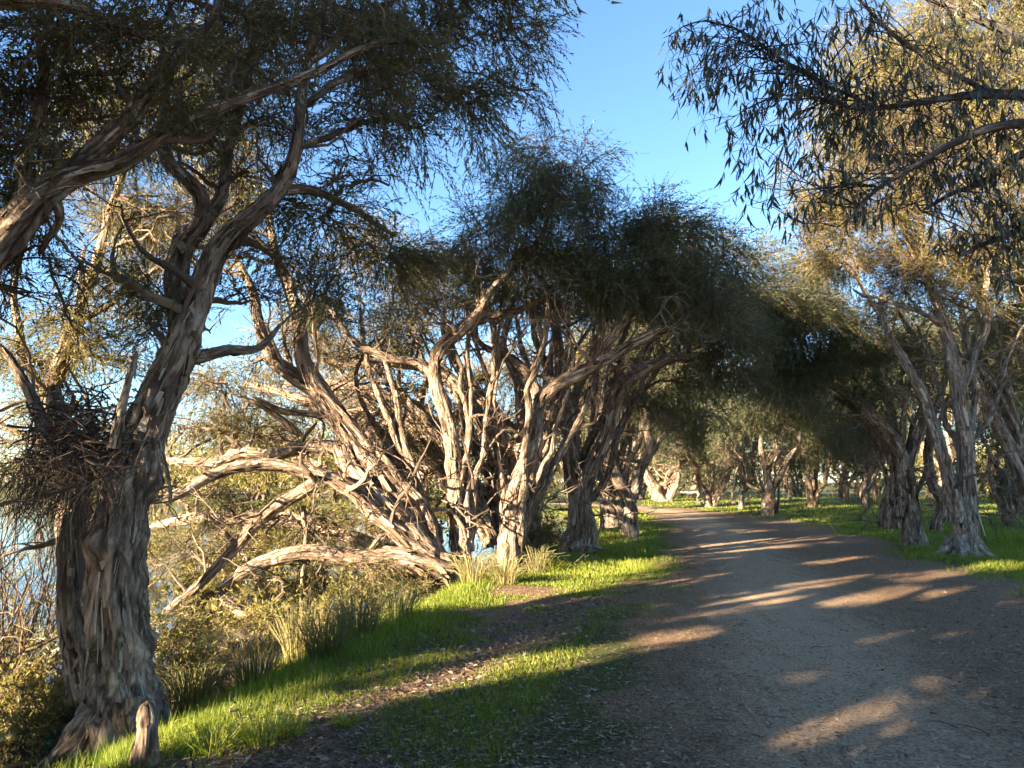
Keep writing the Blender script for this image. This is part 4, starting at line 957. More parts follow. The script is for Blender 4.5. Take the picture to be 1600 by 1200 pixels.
# --- smaller trees down the path, written around their own foot
FAR = [
    ('slanting paperbark stems in the shade between the stout tree and the pale twin stems', 26.0, 'bark',
     [[(1476, 815, 0, 30), (1470, 770, 0, 22), (1486, 710, 0, 18), (1480, 640, 0, 14), (1490, 560, 0, 8)], [(1474, 780, 0, 16), (1450, 720, 0, 14), (1430, 660, 0, 11), (1400, 600, 0, 7)], [(1480, 720, .2, 12), (1510, 660, .2, 10), (1540, 600, .2, 6)]],
     [(1480, 600, 0, 50, 35, 1), (1430, 600, 0, 50, 35, .9), (1530, 590, 0, 45, 35, 1), (1400, 560, 0, 50, 35, .9), (1500, 540, 0, 50, 35, .9), (1560, 560, 0, 40, 35, .8)]),
    ('dim paperbark standing well behind the stout multi-stemmed tree', 34.0, 'bark',
     [[(1356, 800, 0, 22), (1352, 770, 0, 15), (1362, 725, 0, 12), (1350, 680, 0, 9), (1340, 630, 0, 5)], [(1354, 765, 0, 11), (1376, 725, 0, 9), (1392, 680, 0, 6)], [(1358, 740, 0, 9), (1335, 705, 0, 7), (1318, 670, 0, 4)]],
     [(1350, 650, 0, 40, 28, 1.1), (1390, 660, 0, 35, 25, 1), (1320, 650, 0, 35, 25, 1), (1360, 610, 0, 45, 25, 1.1)]),
    ('paperbark at the right edge leaning over the meadow, behind the v-stemmed tree', 32.0, 'bark',
     [[(1612, 808, 0, 26), (1600, 770, 0, 18), (1580, 720, 0, 14), (1560, 670, 0, 10), (1545, 620, 0, 6)], [(1602, 770, 0, 13), (1620, 700, 0, 10), (1600, 640, 0, 7)]],
     [(1555, 620, 0, 45, 30, 1.), (1600, 630, 0, 45, 35, 1), (1530, 650, 0, 30, 22, .7), (1590, 580, 0, 45, 30, 1)]),
    ('pale sunlit paperbark leaning left where the path bends away', 40.0, 'bark',
     [[(1040, 788, 0, 30), (1022, 760, 0, 24), (1004, 728, 0, 18), (1006, 690, 0, 13), (1020, 650, 0, 8)], [(1046, 784, 0, 18), (1056, 750, 0, 14), (1064, 712, 0, 11), (1070, 670, 0, 7)], [(1030, 775, .3, 14), (1050, 735, .5, 10), (1080, 715, .8, 7)]],
     [(1010, 650, 0, 40, 28, .8), (1060, 660, 0, 40, 28, .8), (1020, 610, 0, 40, 25, .8), (1045, 690, 1, 30, 18, .5)]),
    ('small v-shaped paperbark on the grass just past the bend', 37.0, 'bark',
     [[(1113, 797, 0, 24), (1098, 765, 0, 13), (1083, 725, 0, 10), (1068, 695, 0, 7), (1050, 670, 0, 4)], [(1114, 793, 0, 16), (1130, 760, 0, 13), (1142, 728, 0, 10), (1160, 700, 0, 6)], [(1112, 780, .2, 11), (1113, 730, .2, 8), (1120, 690, .2, 5)]],
     [(1090, 680, 0, 40, 22, 1), (1140, 680, 0, 40, 22, 1), (1110, 650, 0, 40, 22, 1), (1060, 690, 0, 30, 18, .7)]),
    ('upright forked paperbark mid-way along the right side of the path', 32.0, 'bark',
     [[(1203, 810, 0, 36), (1201, 775, 0, 22), (1196, 742, 0, 16), (1190, 705, 0, 11), (1188, 660, 0, 7)], [(1203, 772, 0, 17), (1218, 742, 0, 14), (1236, 704, 0, 11), (1250, 665, 0, 7)], [(1198, 750, .1, 9), (1212, 700, .1, 7), (1205, 650, .1, 5)]],
     [(1180, 660, 0, 35, 25, .9), (1215, 640, 0, 40, 25, 1), (1255, 650, 0, 35, 25, .9), (1190, 625, 0, 40, 22, 1)]),
    ('thin twisted grey paperbark left of the upright forked one', 36.0, 'bark_grey',
     [[(1157, 800, 0, 14), (1158, 770, 0, 10), (1172, 745, 0, 8), (1178, 715, 0, 6), (1170, 680, 0, 4)], [(1166, 752, 0, 6), (1152, 720, 0, 5), (1150, 690, 0, 3)]],
     [(1165, 680, 0, 30, 22, 1), (1145, 700, 0, 25, 18, .7), (1180, 720, 0, 18, 16, .6)]),
    ('low multi-stemmed paperbark in the grass behind the upright forked one', 38.0, 'bark',
     [[(1268, 797, 0, 20), (1264, 765, 0, 13), (1262, 730, 0, 10), (1258, 690, 0, 6)], [(1270, 790, 0, 12), (1288, 755, 0, 10), (1294, 715, 0, 8), (1310, 680, 0, 5)], [(1270, 785, .3, 10), (1276, 740, .3, 8), (1280, 690, .3, 5)]],
     [(1250, 680, 0, 35, 25, 1), (1290, 670, 0, 40, 25, 1.1), (1320, 680, 0, 30, 22, .9), (1270, 640, 0, 40, 22, 1)]),
    ('slim dark paperbark in the meadow next to the low multi-stemmed one', 48.0, 'bark',
     [[(1316, 790, 0, 14), (1322, 765, 0, 10), (1318, 730, 0, 8), (1326, 690, 0, 5)], [(1320, 765, 0, 8), (1340, 740, 0, 6), (1362, 720, 0, 4)], [(1320, 750, 0, 6), (1300, 725, 0, 5), (1288, 705, 0, 3)]],
     [(1330, 690, 0, 35, 22, 1.1), (1360, 700, 0, 28, 20, 1), (1295, 695, 0, 28, 18, .9), (1340, 660, 0, 35, 20, 1)]),
    ('small distant paperbark seen between the fork and the low tree', 56.0, 'bark',
     [[(1232, 786, 0, 10), (1236, 760, 0, 8), (1230, 730, 0, 6), (1240, 700, 0, 4)], [(1235, 765, 0, 6), (1250, 740, 0, 5), (1262, 715, 0, 3)]],
     [(1235, 700, 0, 28, 20, 1), (1260, 715, 0, 20, 15, .9), (1215, 715, 0, 20, 15, .8)]),
    ('small v-stemmed tree in the meadow at the far right, behind the pale twin stems', 24.0, 'bark',
     [[(1577, 826, 0, 20), (1566, 800, 0, 12), (1556, 778, 0, 10), (1548, 750, 0, 7), (1545, 710, 0, 5)], [(1580, 815, 0, 12), (1594, 780, 0, 11), (1600, 740, 0, 9), (1596, 690, 0, 6)], [(1578, 805, .2, 9), (1576, 780, .2, 7), (1580, 760, .2, 4)]],
     [(1545, 690, 0, 30, 25, .7), (1590, 670, 0, 30, 25, .8), (1560, 740, 0, 22, 22, .6)]),
    ('pale sunlit paperbark clump left of the path end, behind the forked grey tree', 46.0, 'bark',
     [[(1000, 785, 0, 20), (990, 750, 0, 14), (978, 715, 0, 10), (985, 675, 0, 6)], [(1002, 780, 0, 14), (1012, 745, 0, 10), (1030, 705, 0, 7), (1040, 670, 0, 4)], [(1072, 782, 1, 14), (1085, 750, 1, 10), (1092, 715, 1, 6)]],
     [(985, 670, 0, 30, 22, .8), (1030, 670, 0, 30, 22, .8), (1090, 710, 1, 25, 18, .7), (960, 700, 0, 30, 22, .7)]),
]
for i, (lab, Y0, bk, lm, cl) in enumerate(FAR):
    b = ground_at(lm[0][0][0], lm[0][0][1] - 5)
    Yb = b[1] if 15 < b[1] < 70 else Y0
    tall = Yb > 28
    lm = lm + fan(lm[0][0][0], lm[0][0][1], 4, lm[0][0][0] - 1500 / Yb, lm[0][0][0] + 1500 / Yb, 690 if tall else 620, 260 / Yb, -.4, .9, 540 + i)
    jr = np.random.default_rng(400 + i)
    cl = [(a, b_ + 6, c_, d * 1.2, e * 1.3, f) for a, b_, c_, d, e, f in cl] + [(a + jr.uniform(-25, 25), b_ - jr.uniform(30, 60), c_ + jr.uniform(-1, 1), d * 1.25, e * 1.3, f * .9) for a, b_, c_, d, e, f in cl if tall]
    TREES.append(tree('paperbark_tree', lab, Yb, lm, cl, 40 + i, bark=bk, sides=12, step=0.16, leaf='leaf_teal', flake_n=0.5, quad=False, gnarl=0.55, brown=0.3, leafy=0.8, web=12))

# --- paperbarks on the bank behind the camera: out of the frame, they shade the foreground
def bank_tree(name, label, x, y, seed, h=8.0, spread_=2.6, lean=(0.0, 0.0), nclump=12, low=2.2, leafy=0.8, group='bank trees outside the frame', fine=1.0):
    rg = np.random.default_rng(seed)
    z0 = float(terrain(x, y))
    lx, ly = lean
    limbs = [[(x, y, z0, 0.30), (x + lx * .2, y + ly * .2, z0 + 1.0, 0.22), (x + lx * .5, y + ly * .5, z0 + 2.4, 0.19), (x + lx * .8, y + ly * .8, z0 + h * .55, 0.14), (x + lx, y + ly, z0 + h * .85, 0.06)]]
    for k in range(4):
        a = rg.uniform(0, 6.28); r = spread_ * rg.uniform(.5, .8)
        q = limbs[0][2]
        limbs.append([(q[0], q[1], q[2], 0.12), (q[0] + r * .5 * math.cos(a), q[1] + r * .5 * math.sin(a), q[2] + h * .2, 0.09), (q[0] + r * math.cos(a), q[1] + r * math.sin(a), q[2] + h * .38, 0.05)])
    cl = []
    for k in range(nclump):
        a = rg.uniform(0, 6.28); r = spread_ * math.sqrt(rg.random())
        cl.append((x + lx * .7 + r * math.cos(a), y + ly * .7 + r * math.sin(a), z0 + rg.uniform(low, h), spread_ * rg.uniform(.3, .5), rg.uniform(.5, .95), 1.0))
    return tree(name, label, 14.0, limbs, cl, seed, sides=12, step=0.15, world_pts=True, leafy=leafy, ll=0.36 * fine, lw=0.055 * fine, spray=1.1 * fine ** .5, flake_n=0.3, group=group)

SHADE = [(-5.1, 0.35, 9.0, 2.9, (-.6, -.3), 1.4), (-6.8, -5.2, 9.5, 3.0, (-.6, .6), 1.6), (-8.6, 1.3, 12.5, 3.6, (.2, .3), 6.8), (-4.0, -7.5, 9.0, 2.8, (-.5, .2), 1.6), (-11.5, -5.5, 10.0, 3.2, (0, 0), 2.2)]
SHADE_LAB = ['bank paperbark beside the camera, its crown shading the nearest stretch of path', 'tall bank paperbark behind the camera shading the right verge', 'paperbark standing in the lake left of the frame, its high crown shading the leaning trees', 'bank paperbark farthest behind the camera', 'tallest paperbark out in the lake behind the camera']
for i, (x, y, h, sr, ln, low) in enumerate(SHADE):
    bank_tree('paperbark_tree', SHADE_LAB[i], x, y, 70 + i, h, sr, ln, 15, low, leafy=1.9 if i == 0 else 0.8, fine=0.42 if i == 0 else 1.0)

# --- gum tree outside the right edge, its leafy boughs hang into the frame
def gum_tree():
    rg = np.random.default_rng(90)
    Y0 = 5.2
    limbs = [
        [(2250, 1330, 0.2, 150), (2230, 900, 0.2, 120), (2160, 560, 0.1, 100), (2060, 330, 0.0, 70), (1900, 200, 0.0, 44), (1760, 165, 0.0, 30), (1640, 150, 0.0, 20), (1540, 146, 0.0, 15), (1440, 158, 0.0, 11), (1350, 170, 0.0, 7), (1270, 150, 0.0, 5)],
        [(1900, 200, 0.0, 34), (1760, 200, -0.1, 26), (1620, 192, -0.2, 17), (1530, 205, -0.2, 14), (1450, 245, -0.2, 10), (1380, 290, -0.2, 7), (1320, 350, -0.2, 4)],
        [(1850, 210, 0.0, 30), (1700, 120, 0.2, 22), (1600, 60, 0.3, 15), (1500, 20, 0.3, 11), (1400, -20, 0.3, 8)],
        [(1560, 146, 0.0, 9), (1460, 100, 0.1, 8), (1380, 40, 0.1, 6), (1320, -20, 0.1, 4)],
        [(1370, 168, 0.0, 7), (1290, 132, 0.0, 6), (1215, 88, 0.0, 5), (1150, 44, 0.0, 4), (1090, 34, 0.0, 2.5), (1035, 60, 0.0, 1.5)],
        [(1640, 330, 0.1, 14), (1560, 370, 0.1, 9), (1500, 400, 0.1, 6)],
        [(1900, 210, 0.0, 30), (1740, 250, 0.2, 22), (1620, 240, 0.3, 14), (1520, 290, 0.3, 9), (1440, 330, 0.3, 5)],
    ]
    W = []
    for L in limbs:
        W.append(np.array([[*P(px, py, Y0 + dy), w * .5 * mpp(Y0 + dy)] for px, py, dy, w in L]))
    b = W[0][0]; zg = float(terrain(b[0], b[1])); W[0][0][2] = zg - 0.1
    root = empty('gum_tree', (b[0], b[1], zg), 'gum tree boughs with long drooping leaves hanging in from the upper right', 'tree')
    S = []
    for li, rows in enumerate(W):
        V, q, bk, cav, fr = limb_geo(rows, 14, 0.05, 900 + li, 0.4 if li == 0 else 0, amp=0.35, gnarl=0.5)
        build('trunk' if li == 0 else 'limb', V, quads=q, mat=M['gum_bark'], parent=root, smooth=True, attrs={'bark': ('POINT', bk), 'cav': ('POINT', cav * 0 + .8)})
        S.append(np.column_stack([fr[0], fr[4]])[::2])
    S = np.vstack(S)
    cl = [(1050, 100, 0, 35, 60, .12), (1065, 160, 0, 30, 50, .12), (1090, 60, 0, 70, 45, .45), (1130, 120, 0, 70, 50, .5), (1180, 60, 0, 60, 50, .8), (1200, 150, 0, 70, 55, .9), (1130, 200, 0, 55, 55, .4), (1190, 230, 0, 60, 45, .6), (1260, 90, 0, 70, 60, 1.), (1280, 190, 0, 70, 60, 1.2), (1360, 130, 0, 70, 60, 1.2), (1370, 220, 0, 70, 50, 1.2), (1290, 270, 0, 60, 40, .7),
          (1450, 170, 0, 70, 60, 1.2), (1450, 80, .1, 70, 60, 1.), (1540, 170, 0, 70, 60, 1.2), (1560, 80, .2, 80, 60, 1.), (1530, 260, 0, 70, 50, 1.1), (1440, 270, 0, 60, 45, 1.), (1590, 240, 0, 60, 60, 1.1), (1350, 320, 0, 45, 35, .5), (1230, 20, 0, 80, 40, .7), (1340, 20, .1, 80, 50, .9), (1480, 10, .2, 80, 50, .9), (1590, 330, 0, 50, 50, 1.), (1570, 390, 0, 50, 40, .8), (1500, 350, 0, 50, 40, .5), (1170, 300, -.1, 25, 30, .2), (1250, 340, -.1, 30, 30, .25)]
    br, cr = Acc(), Acc()
    for (px, py, dy, rx, ry, wt) in cl:
        c = P(px, py, Y0 + dy); rad = np.array([rx, .7 * (rx + ry), ry]) * mpp(Y0 + dy)
        nb = int(7 + 9 * wt)
        dist = np.linalg.norm(S[:, :3] - c, axis=1) + rg.random(len(S)) * .1
        st = S[rg.choice(np.argsort(dist)[:12], nb)]
        e = c + norm(rg.normal(size=(nb, 3))) * rad * rg.random((nb, 1)) ** .4
        bl = curve_between(st[:, :3], e, 8, rg, .14, .10)
        V, q = tubes(bl, np.clip(st[:, 3] * .5, .003, .006), np.full(nb, .0018), 4)
        br.add(V, quads=q, tint=np.full(len(q), .2))
        ns = int(18 + 42 * wt)
        a, tg = sample_curves(bl, rg.integers(0, nb, ns), rg.uniform(.35, 1, ns))
        d0 = norm(tg * .6 + norm(rg.normal(size=(ns, 3))) * .8)
        L = rg.uniform(.10, .26, (ns, 1))
        tw = np.stack([a, a + d0 * L * .5, a + d0 * L * .75 + np.array([0, 0, -1]) * L * .35], 1)
        V, q = ribbons(tw, np.full(ns, .0018), np.full(ns, .0010), rg)
        br.add(V, quads=q, tint=np.repeat(rg.random(ns) * .4, 2))
        ml = 4
        wh = np.repeat(np.arange(ns), ml)
        o_, tg = sample_curves(tw, wh, np.clip(rg.uniform(.3, 1.05, ns * ml), 0, 1))
        n = ns * ml
        d = norm(tg * .25 + norm(rg.normal(size=(n, 3))) * .42 + np.array([0, 0, -.9]))
        side = norm(np.cross(d, norm(rg.normal(size=(n, 3)))))
        nor = np.cross(d, side)
        l = rg.uniform(.045, .125, (n, 1)); w = l * rg.uniform(.06, .10, (n, 1)); bend = rg.normal(size=(n, 1)) * .38 * l
        rows = []
        for t, wf in ((0.0, .12), (.3, 1.0), (.65, .8)):
            ctr = o_ + d * l * t + (side * .8 + nor * .5) * bend * t * t
            rows += [ctr - side * w * wf, ctr + side * w * wf]
        rows.append(o_ + d * l + (side * .8 + nor * .5) * bend)
        V = np.stack(rows, 1)
        bs = (np.arange(n) * 7)[:, None]
        tint = np.clip(rg.normal(.42, .22, n), 0, 1)
        cr.add(V, quads=np.concatenate([bs + np.array([0, 1, 3, 2]), bs + np.array([2, 3, 5, 4])]), tint=np.tile(tint, 2))
        cr.T.append(np.column_stack([bs + 4, bs + 5, bs + 6]) + cr.n - 7 * n); cr.ta.append(tint)
    br.out('twigs', M['gum_bark2'], root, 'stuff')
    cr.out('hanging_leaves', M['leaf_gum'], root, 'stuff')
M['gum_bark2'] = leaf_material('gum_twig', (0.03, 0.022, 0.018), (0.075, 0.05, 0.04), (0.15, 0.11, 0.08), rough=0.7, trans=0.0)
gum_tree()

# --- tangle of sticks lodged in the fork of the big paperbark
def stick_nest():
    rg = np.random.default_rng(101)
    c = P(128, 690, 5.75)
    root = empty('stick_nest', c, 'large tangled nest of dry sticks lodged in the fork of the huge paperbark', 'nest')
    acc = Acc()
    n = 800
    ang = rg.uniform(0, 2 * np.pi, n); hh = rg.normal(0, .17, n); r = .04 + .40 * rg.random(n) ** .8
    mid = c + np.stack([r * np.cos(ang), r * .75 * np.sin(ang), hh + .05 * np.cos(ang * 3)], -1)
    tan = norm(np.stack([-np.sin(ang), np.cos(ang), rg.normal(0, .45, n)], -1) + rg.normal(size=(n, 3)) * .5)
    L = rg.uniform(.12, .42, (n, 1))
    cv = curve_between(mid - tan * L / 2, mid + tan * L / 2, 6, rg, .10, .06)
    rr = .002 + .010 * rg.random(n) ** 3
    V, q = tubes(cv, rr, rr * .5, 4)
    acc.add(V, quads=q, tint=np.repeat(rg.random(n) ** 1.5 * .55, 20))
    acc.out('woven_sticks', M['twig'], root, 'stuff')
    acc = Acc()
    n = 700
    a = c + rg.normal(size=(n, 3)) * np.array([.26, .16, .15]) + np.array([-.05, 0, -.2])
    e = a + np.stack([rg.normal(-.10, .16, n), rg.normal(0, .12, n), -rg.uniform(.15, .55, n)], -1)
    cv = curve_between(a, e, 6, rg, .16, .05)
    rr = rg.uniform(.0015, .0042, n)
    V, q = tubes(cv, rr, rr * .5, 4)
    acc.add(V, quads=q, tint=np.repeat(rg.random(n) ** 1.4 * .8, 20))
    acc.out('hanging_sticks', M['twig'], root, 'stuff')
stick_nest()

# --- twiggy shrubs, sedge tussocks and small plants
def shrub(name, label, c, h, r, n, seed, leaf='leaf', twigs=True, tip=.5, ll=.035, lw=.006, ml=16, cat='shrub', group=None, lean=(0, 0), dark=.42):
    rg = np.random.default_rng(seed)
    c = np.array([c[0], c[1], float(terrain(c[0], c[1]))]) if len(c) == 2 else np.asarray(c, float)
    root = empty(name, c, label, cat, group)
    br, cr = Acc(), Acc()
    a = c + np.column_stack([rg.normal(size=(n, 2)) * r * .22, np.full(n, -.05)])
    th = rg.uniform(0, 6.28, n); rr = r * rg.random(n) ** .6
    e = c + np.column_stack([rr * np.cos(th) + lean[0], rr * np.sin(th) + lean[1], h * rg.uniform(.45, 1.0, n) * (1 - .35 * (rr / r) ** 2)])
    cv = curve_between(a, e, 7, rg, .10, .06)
    V, q = tubes(cv, np.full(n, .005 + .0022 * h), np.full(n, .002), 4)
    br.add(V, quads=q, tint=np.repeat(rg.random(n) * .8, 24))
    ns = n * 10
    o, tg = sample_curves(cv, rg.integers(0, n, ns), rg.uniform(.3, 1, ns))
    d = norm(tg + norm(rg.normal(size=(ns, 3))) * .9)
    L = rg.uniform(.08, .24, (ns, 1)) * (h ** .5)
    tw = np.stack([o, o + d * L * .6, o + d * L + np.array([0, 0, -.15]) * L], 1)
    V, q = ribbons(tw, np.full(ns, .0022), np.full(ns, .001), rg)
    br.add(V, quads=q, tint=np.repeat(rg.random(ns) * .9, 2))
    if ml:
        wh = np.repeat(np.arange(ns), ml)
        o, tg = sample_curves(tw, wh, rg.uniform(.1, 1, ns * ml))
        d = norm(tg * .8 + norm(rg.normal(size=(ns * ml, 3))) * .8)
        leaves_on(cr, o, d, ll * rg.uniform(.6, 1.3, ns * ml), lw * rg.uniform(.7, 1.3, ns * ml), np.clip(np.repeat(rg.normal(dark, .2, ns), ml), 0, 1), rg, False)
    br.out('twigs', M['twig'], root, 'stuff'); cr.out('foliage', M[leaf], root, 'stuff')
    return root

def tussock(name, label, c, h, r, n, seed, mat='sedge', group=None, wid=.004, tmean=.55, cat='sedge', bend=.5):
    rg = np.random.default_rng(seed)
    z = float(terrain(c[0], c[1]))
    th = rg.uniform(0, 6.28, n); rr = r * .45 * np.sqrt(rg.random(n))
    a = np.column_stack([c[0] + rr * np.cos(th), c[1] + rr * np.sin(th), np.full(n, z - .02)])
    out_ = np.column_stack([np.cos(th), np.sin(th), np.zeros(n)]) + rg.normal(size=(n, 3)) * .35
    out_[:, 2] = 0
    hh = h * rg.uniform(.45, 1.1, (n, 1))
    sp_ = r * rg.uniform(.1, 1.0, (n, 1))
    up = np.array([0, 0, 1.])
    pl = np.stack([a, a + up * hh * .45 + out_ * sp_ * .2, a + up * hh * .82 + out_ * sp_ * .55, a + up * hh * (1 - bend * .25) + out_ * sp_], 1)
    V, q = ribbons(pl, np.full(n, wid), np.full(n, wid * .25), rg)
    o = build(name, V - np.array([c[0], c[1], z]), quads=q, mat=M[mat], attrs={'tint': ('FACE', np.repeat(np.clip(rg.normal(tmean, .22, n), 0, 1), 3))})
    o.location = (c[0], c[1], z)
    return tag(o, label, cat, group)

gp = lambda px, py: ground_at(px, py)[:2]
shrub('shrub', 'yellow-green twiggy shrub in the lower left corner', gp(40, 1190), .95, .55, 40, 120, ll=.04, lw=.006, leaf='leaf_sunlit')
shrub('shrub', 'olive shrub crowding the left edge of the huge trunk', gp(70, 1120), 1.3, .6, 40, 121, ll=.04, lw=.006, leaf='leaf')
shrub('shrub', 'brown leafless twig thicket at the left edge beside the nest tree', (*P(0, 1000, 7.2)[:2], -.6), 3.0, .9, 90, 122, leaf='leaf_sunlit', ml=3, ll=.03, lw=.004)
shrub('shrub', 'sunlit yellow shrub low at the left edge in front of the water', gp(15, 1130), .8, .5, 34, 135, ll=.04, lw=.006, leaf='leaf_sunlit')
shrub('shrub', 'leafy olive sprig growing against the right of the trunk foot', gp(120, 1185), .6, .35, 26, 136, ll=.04, lw=.007, leaf='leaf')
shrub('shrub', 'low dark creeper leaves at the foot of the huge trunk', gp(165, 1175), .35, .4, 26, 123, leaf='ivy', ll=.05, lw=.016, ml=5, cat='creeper')
shrub('shrub', 'green feathery sapling standing before the crooked dark trunk', gp(745, 895), 1.15, .4, 26, 124, leaf='leaf', ml=12, ll=.07, lw=.009)
shrub('shrub', 'twiggy olive sapling right of the curved trunk', gp(845, 880), 1.2, .6, 26, 125, leaf='leaf', ml=10, ll=.075, lw=.009)
shrub('shrub', 'dry brown brush under the row of trunks', gp(870, 862), .9, .7, 26, 126, leaf='leaf', ml=5, ll=.075, lw=.009)
shrub('shrub', 'sunlit yellow bush drooping over the water below the arched limb', (*P(310, 905, 12.3)[:2], -.5), 1.0, .6, 30, 127, leaf='leaf_sunlit', ml=14, ll=.08, lw=.011)
shrub('shrub', 'dark green bush standing in the water between arched limbs', (*P(350, 850, 15.0)[:2], -.6), 1.7, .9, 32, 128, leaf='leaf', ml=14, ll=.09, lw=.012)
shrub('shrub', 'sunlit brush heaped on the low log at the bank', (*P(560, 905, 12.0)[:2], -.45), .75, .9, 34, 129, leaf='leaf_sunlit', ml=8, ll=.07, lw=.010)
shrub('shrub', 'pale dead brush at the waterline right of the low log', (*P(640, 915, 12.2)[:2], -.35), .7, .7, 34, 130, leaf='leaf_sunlit', ml=3, ll=.07, lw=.010)
shrub('shrub', 'bushy golden thicket behind the slanting sunlit stems', (*P(640, 800, 20.0)[:2], -.6), 3.0, 2.2, 44, 131, leaf='leaf_sunlit', ml=14, ll=.12, lw=.016)
shrub('shrub', 'golden bush in the shallows left of the leaning tree', (*P(480, 800, 20.0)[:2], -.6), 2.3, 1.6, 40, 132, leaf='leaf_sunlit', ml=14, ll=.12, lw=.016)
shrub('shrub', 'rounded sunlit bush at the far right edge of the meadow', (*P(1590, 780, 34.0)[:2],), 3.6, 2.4, 44, 133, leaf='leaf_sunlit', ml=14, ll=.18, lw=.026)
shrub('shrub', 'grey bare brush pile at the end of the meadow', (*P(1345, 770, 52.0)[:2],), 2.0, 2.2, 50, 134, leaf='leaf', ml=0)

BRUSH = [('tall golden-olive brush at the left edge behind the huge trunk', 20, 900, 8.0, 1.7, .8), ('olive-gold reeds and brush low at the left edge by the water', 60, 1010, 7.0, 1.1, .6), ('dense straw brush left of the trunk foot at the waterline', 85, 1080, 6.6, .8, .5), ('golden brush just right of the huge trunk at the waterline', 285, 960, 9.5, .8, .6), ('fine golden scrub under the lowest arched limb', 400, 960, 11.0, .7, .8), ('golden brush over the water under the highest arch', 400, 800, 14.5, 1.3, .9), ('dry golden thicket at the waterline below the forked arch', 430, 900, 13.0, .9, .9), ('straw-coloured brush in the water left of the low log', 330, 890, 14.0, .8, .8), ('tangled yellow brush just behind the low log', 500, 860, 13.6, 1.2, .9), ('golden reeds and twigs against the leaning trunk foot', 620, 870, 13.8, 1.2, .8), ('sunlit thicket out in the lake behind the arches', 300, 790, 22.0, 2.2, 2.0), ('pale bush in the lake left of the arches', 240, 810, 18.0, 1.6, 1.2), ('wide yellow thicket in the lake behind the leaning trunk', 560, 780, 24.0, 3.0, 2.4), ('yellow brush at the bank edge right of the tall tussock', 520, 950, 10.5, .7, .6), ('low straw brush at the water edge nearest the huge trunk', 290, 1010, 8.2, .5, .5)]
for i, (lab, px, py, Yd, h, r) in enumerate(BRUSH):
    p = P(px, py, Yd)
    shrub('shrub', lab, (p[0], p[1], max(WATER_Z - .05, float(terrain(p[0], p[1])))), h, r, 30, 300 + i, leaf='leaf_sunlit', ml=7, ll=.03 + .0045 * Yd, lw=.005 + .0005 * Yd, dark=.6, group='sunlit brush along the shore')

rg = np.random.default_rng(140)
SED = [(470, 1040, .75, .35, 'tall dry yellow sedge tussock catching the sun at the water edge', .75, 260), (440, 1000, .8, .4, 'pale reed clump behind the tall yellow tussock', .8, 240), (560, 1000, .6, .4, 'dark brown-green sedge clump on the bank left of the grass', .15, 260), (510, 1030, .55, .35, 'dark sedge tussock beside the yellow one', .1, 240), (620, 970, .5, .35, 'shaded sedge clump on the bank top', .2, 220), (400, 1080, .55, .35, 'dim sedge tussock between the big trunk and the yellow tussock', .15, 220),
       (740, 915, .55, .4, 'straw-coloured tussock at the foot of the crooked trunk', .8, 240), (700, 925, .5, .4, 'straw tussock left of the crooked trunk foot', .75, 220), (790, 912, .5, .4, 'straw tussock at the foot of the curved trunk', .7, 220), (840, 895, .55, .4, 'dry tussock beside the twiggy olive sapling', .6, 200), (300, 1110, .45, .3, 'sparse sedge behind the broken stump', .2, 180), (580, 950, .6, .4, 'yellow rushes at the waterline below the low log', .8, 220)]
for i, (px, py, h, r, lab, tm, n) in enumerate(SED):
    tussock('sedge_tussock', lab, gp(px, py), h, r, n, 141 + i, group='sedge along the bank', tmean=tm, wid=.0045 if py > 960 else .006)
ORD = ['first', 'second', 'third', 'fourth', 'fifth', 'sixth', 'seventh', 'eighth', 'ninth', 'tenth', 'eleventh', 'twelfth', 'thirteenth', 'fourteenth']
for i in range(14):
    f = i / 13
    px = 285 + 470 * f + rg.uniform(-10, 10); py = 1105 - 205 * f ** .85 + rg.uniform(-8, 8)
    tussock('sedge_tussock', ORD[i] + ' straw-coloured tussock along the bank edge, counting from the huge trunk', gp(px, py), rg.uniform(.35, .6), rg.uniform(.25, .4), 150, 180 + i, group='straw tussocks lining the bank edge', tmean=rg.uniform(.35, .75), wid=.004)
TUS = [(330, 1175, .22, .20, 'bright green grass tuft with arching blades nearest the stump', .6), (410, 1165, .20, .18, 'small bright grass tuft right of the nearest one', .6), (455, 1150, .18, .16, 'little grass tuft at the edge of the leaf litter', .65), (860, 895, .30, .30, 'sunlit green grass clump right of the curved trunk', .6), (540, 1135, .12, .12, 'tiny grass tuft on the leaf litter strip', .7)]
for i, (px, py, h, r, lab, tm) in enumerate(TUS):
    tussock('grass_tuft', lab, gp(px, py), h, r, 130, 160 + i, mat='grass', group='grass tufts on the bank', tmean=tm, wid=.0035, cat='grass tuft', bend=1.4)

# broken stump in front of the big tree
c = gp(228, 1195)
z = float(terrain(c[0], c[1]))
V, q, bk, cav, fr = limb_geo(np.array([[0, 0, -.1, .075], [0.0, 0, .12, .062], [-.01, .02, .22, .055], [-.02, .025, .29, .040], [-.03, .03, .33, .018]]), 26, .015, 555, .3, amp=1.5)
o = build('broken_stump', V, quads=q, mat=M['bark'], smooth=True, attrs={'bark': ('POINT', bk), 'cav': ('POINT', cav)})
o.location = (c[0], c[1], z)
tag(o, 'short broken stump standing in the grass in front of the huge paperbark', 'stump')

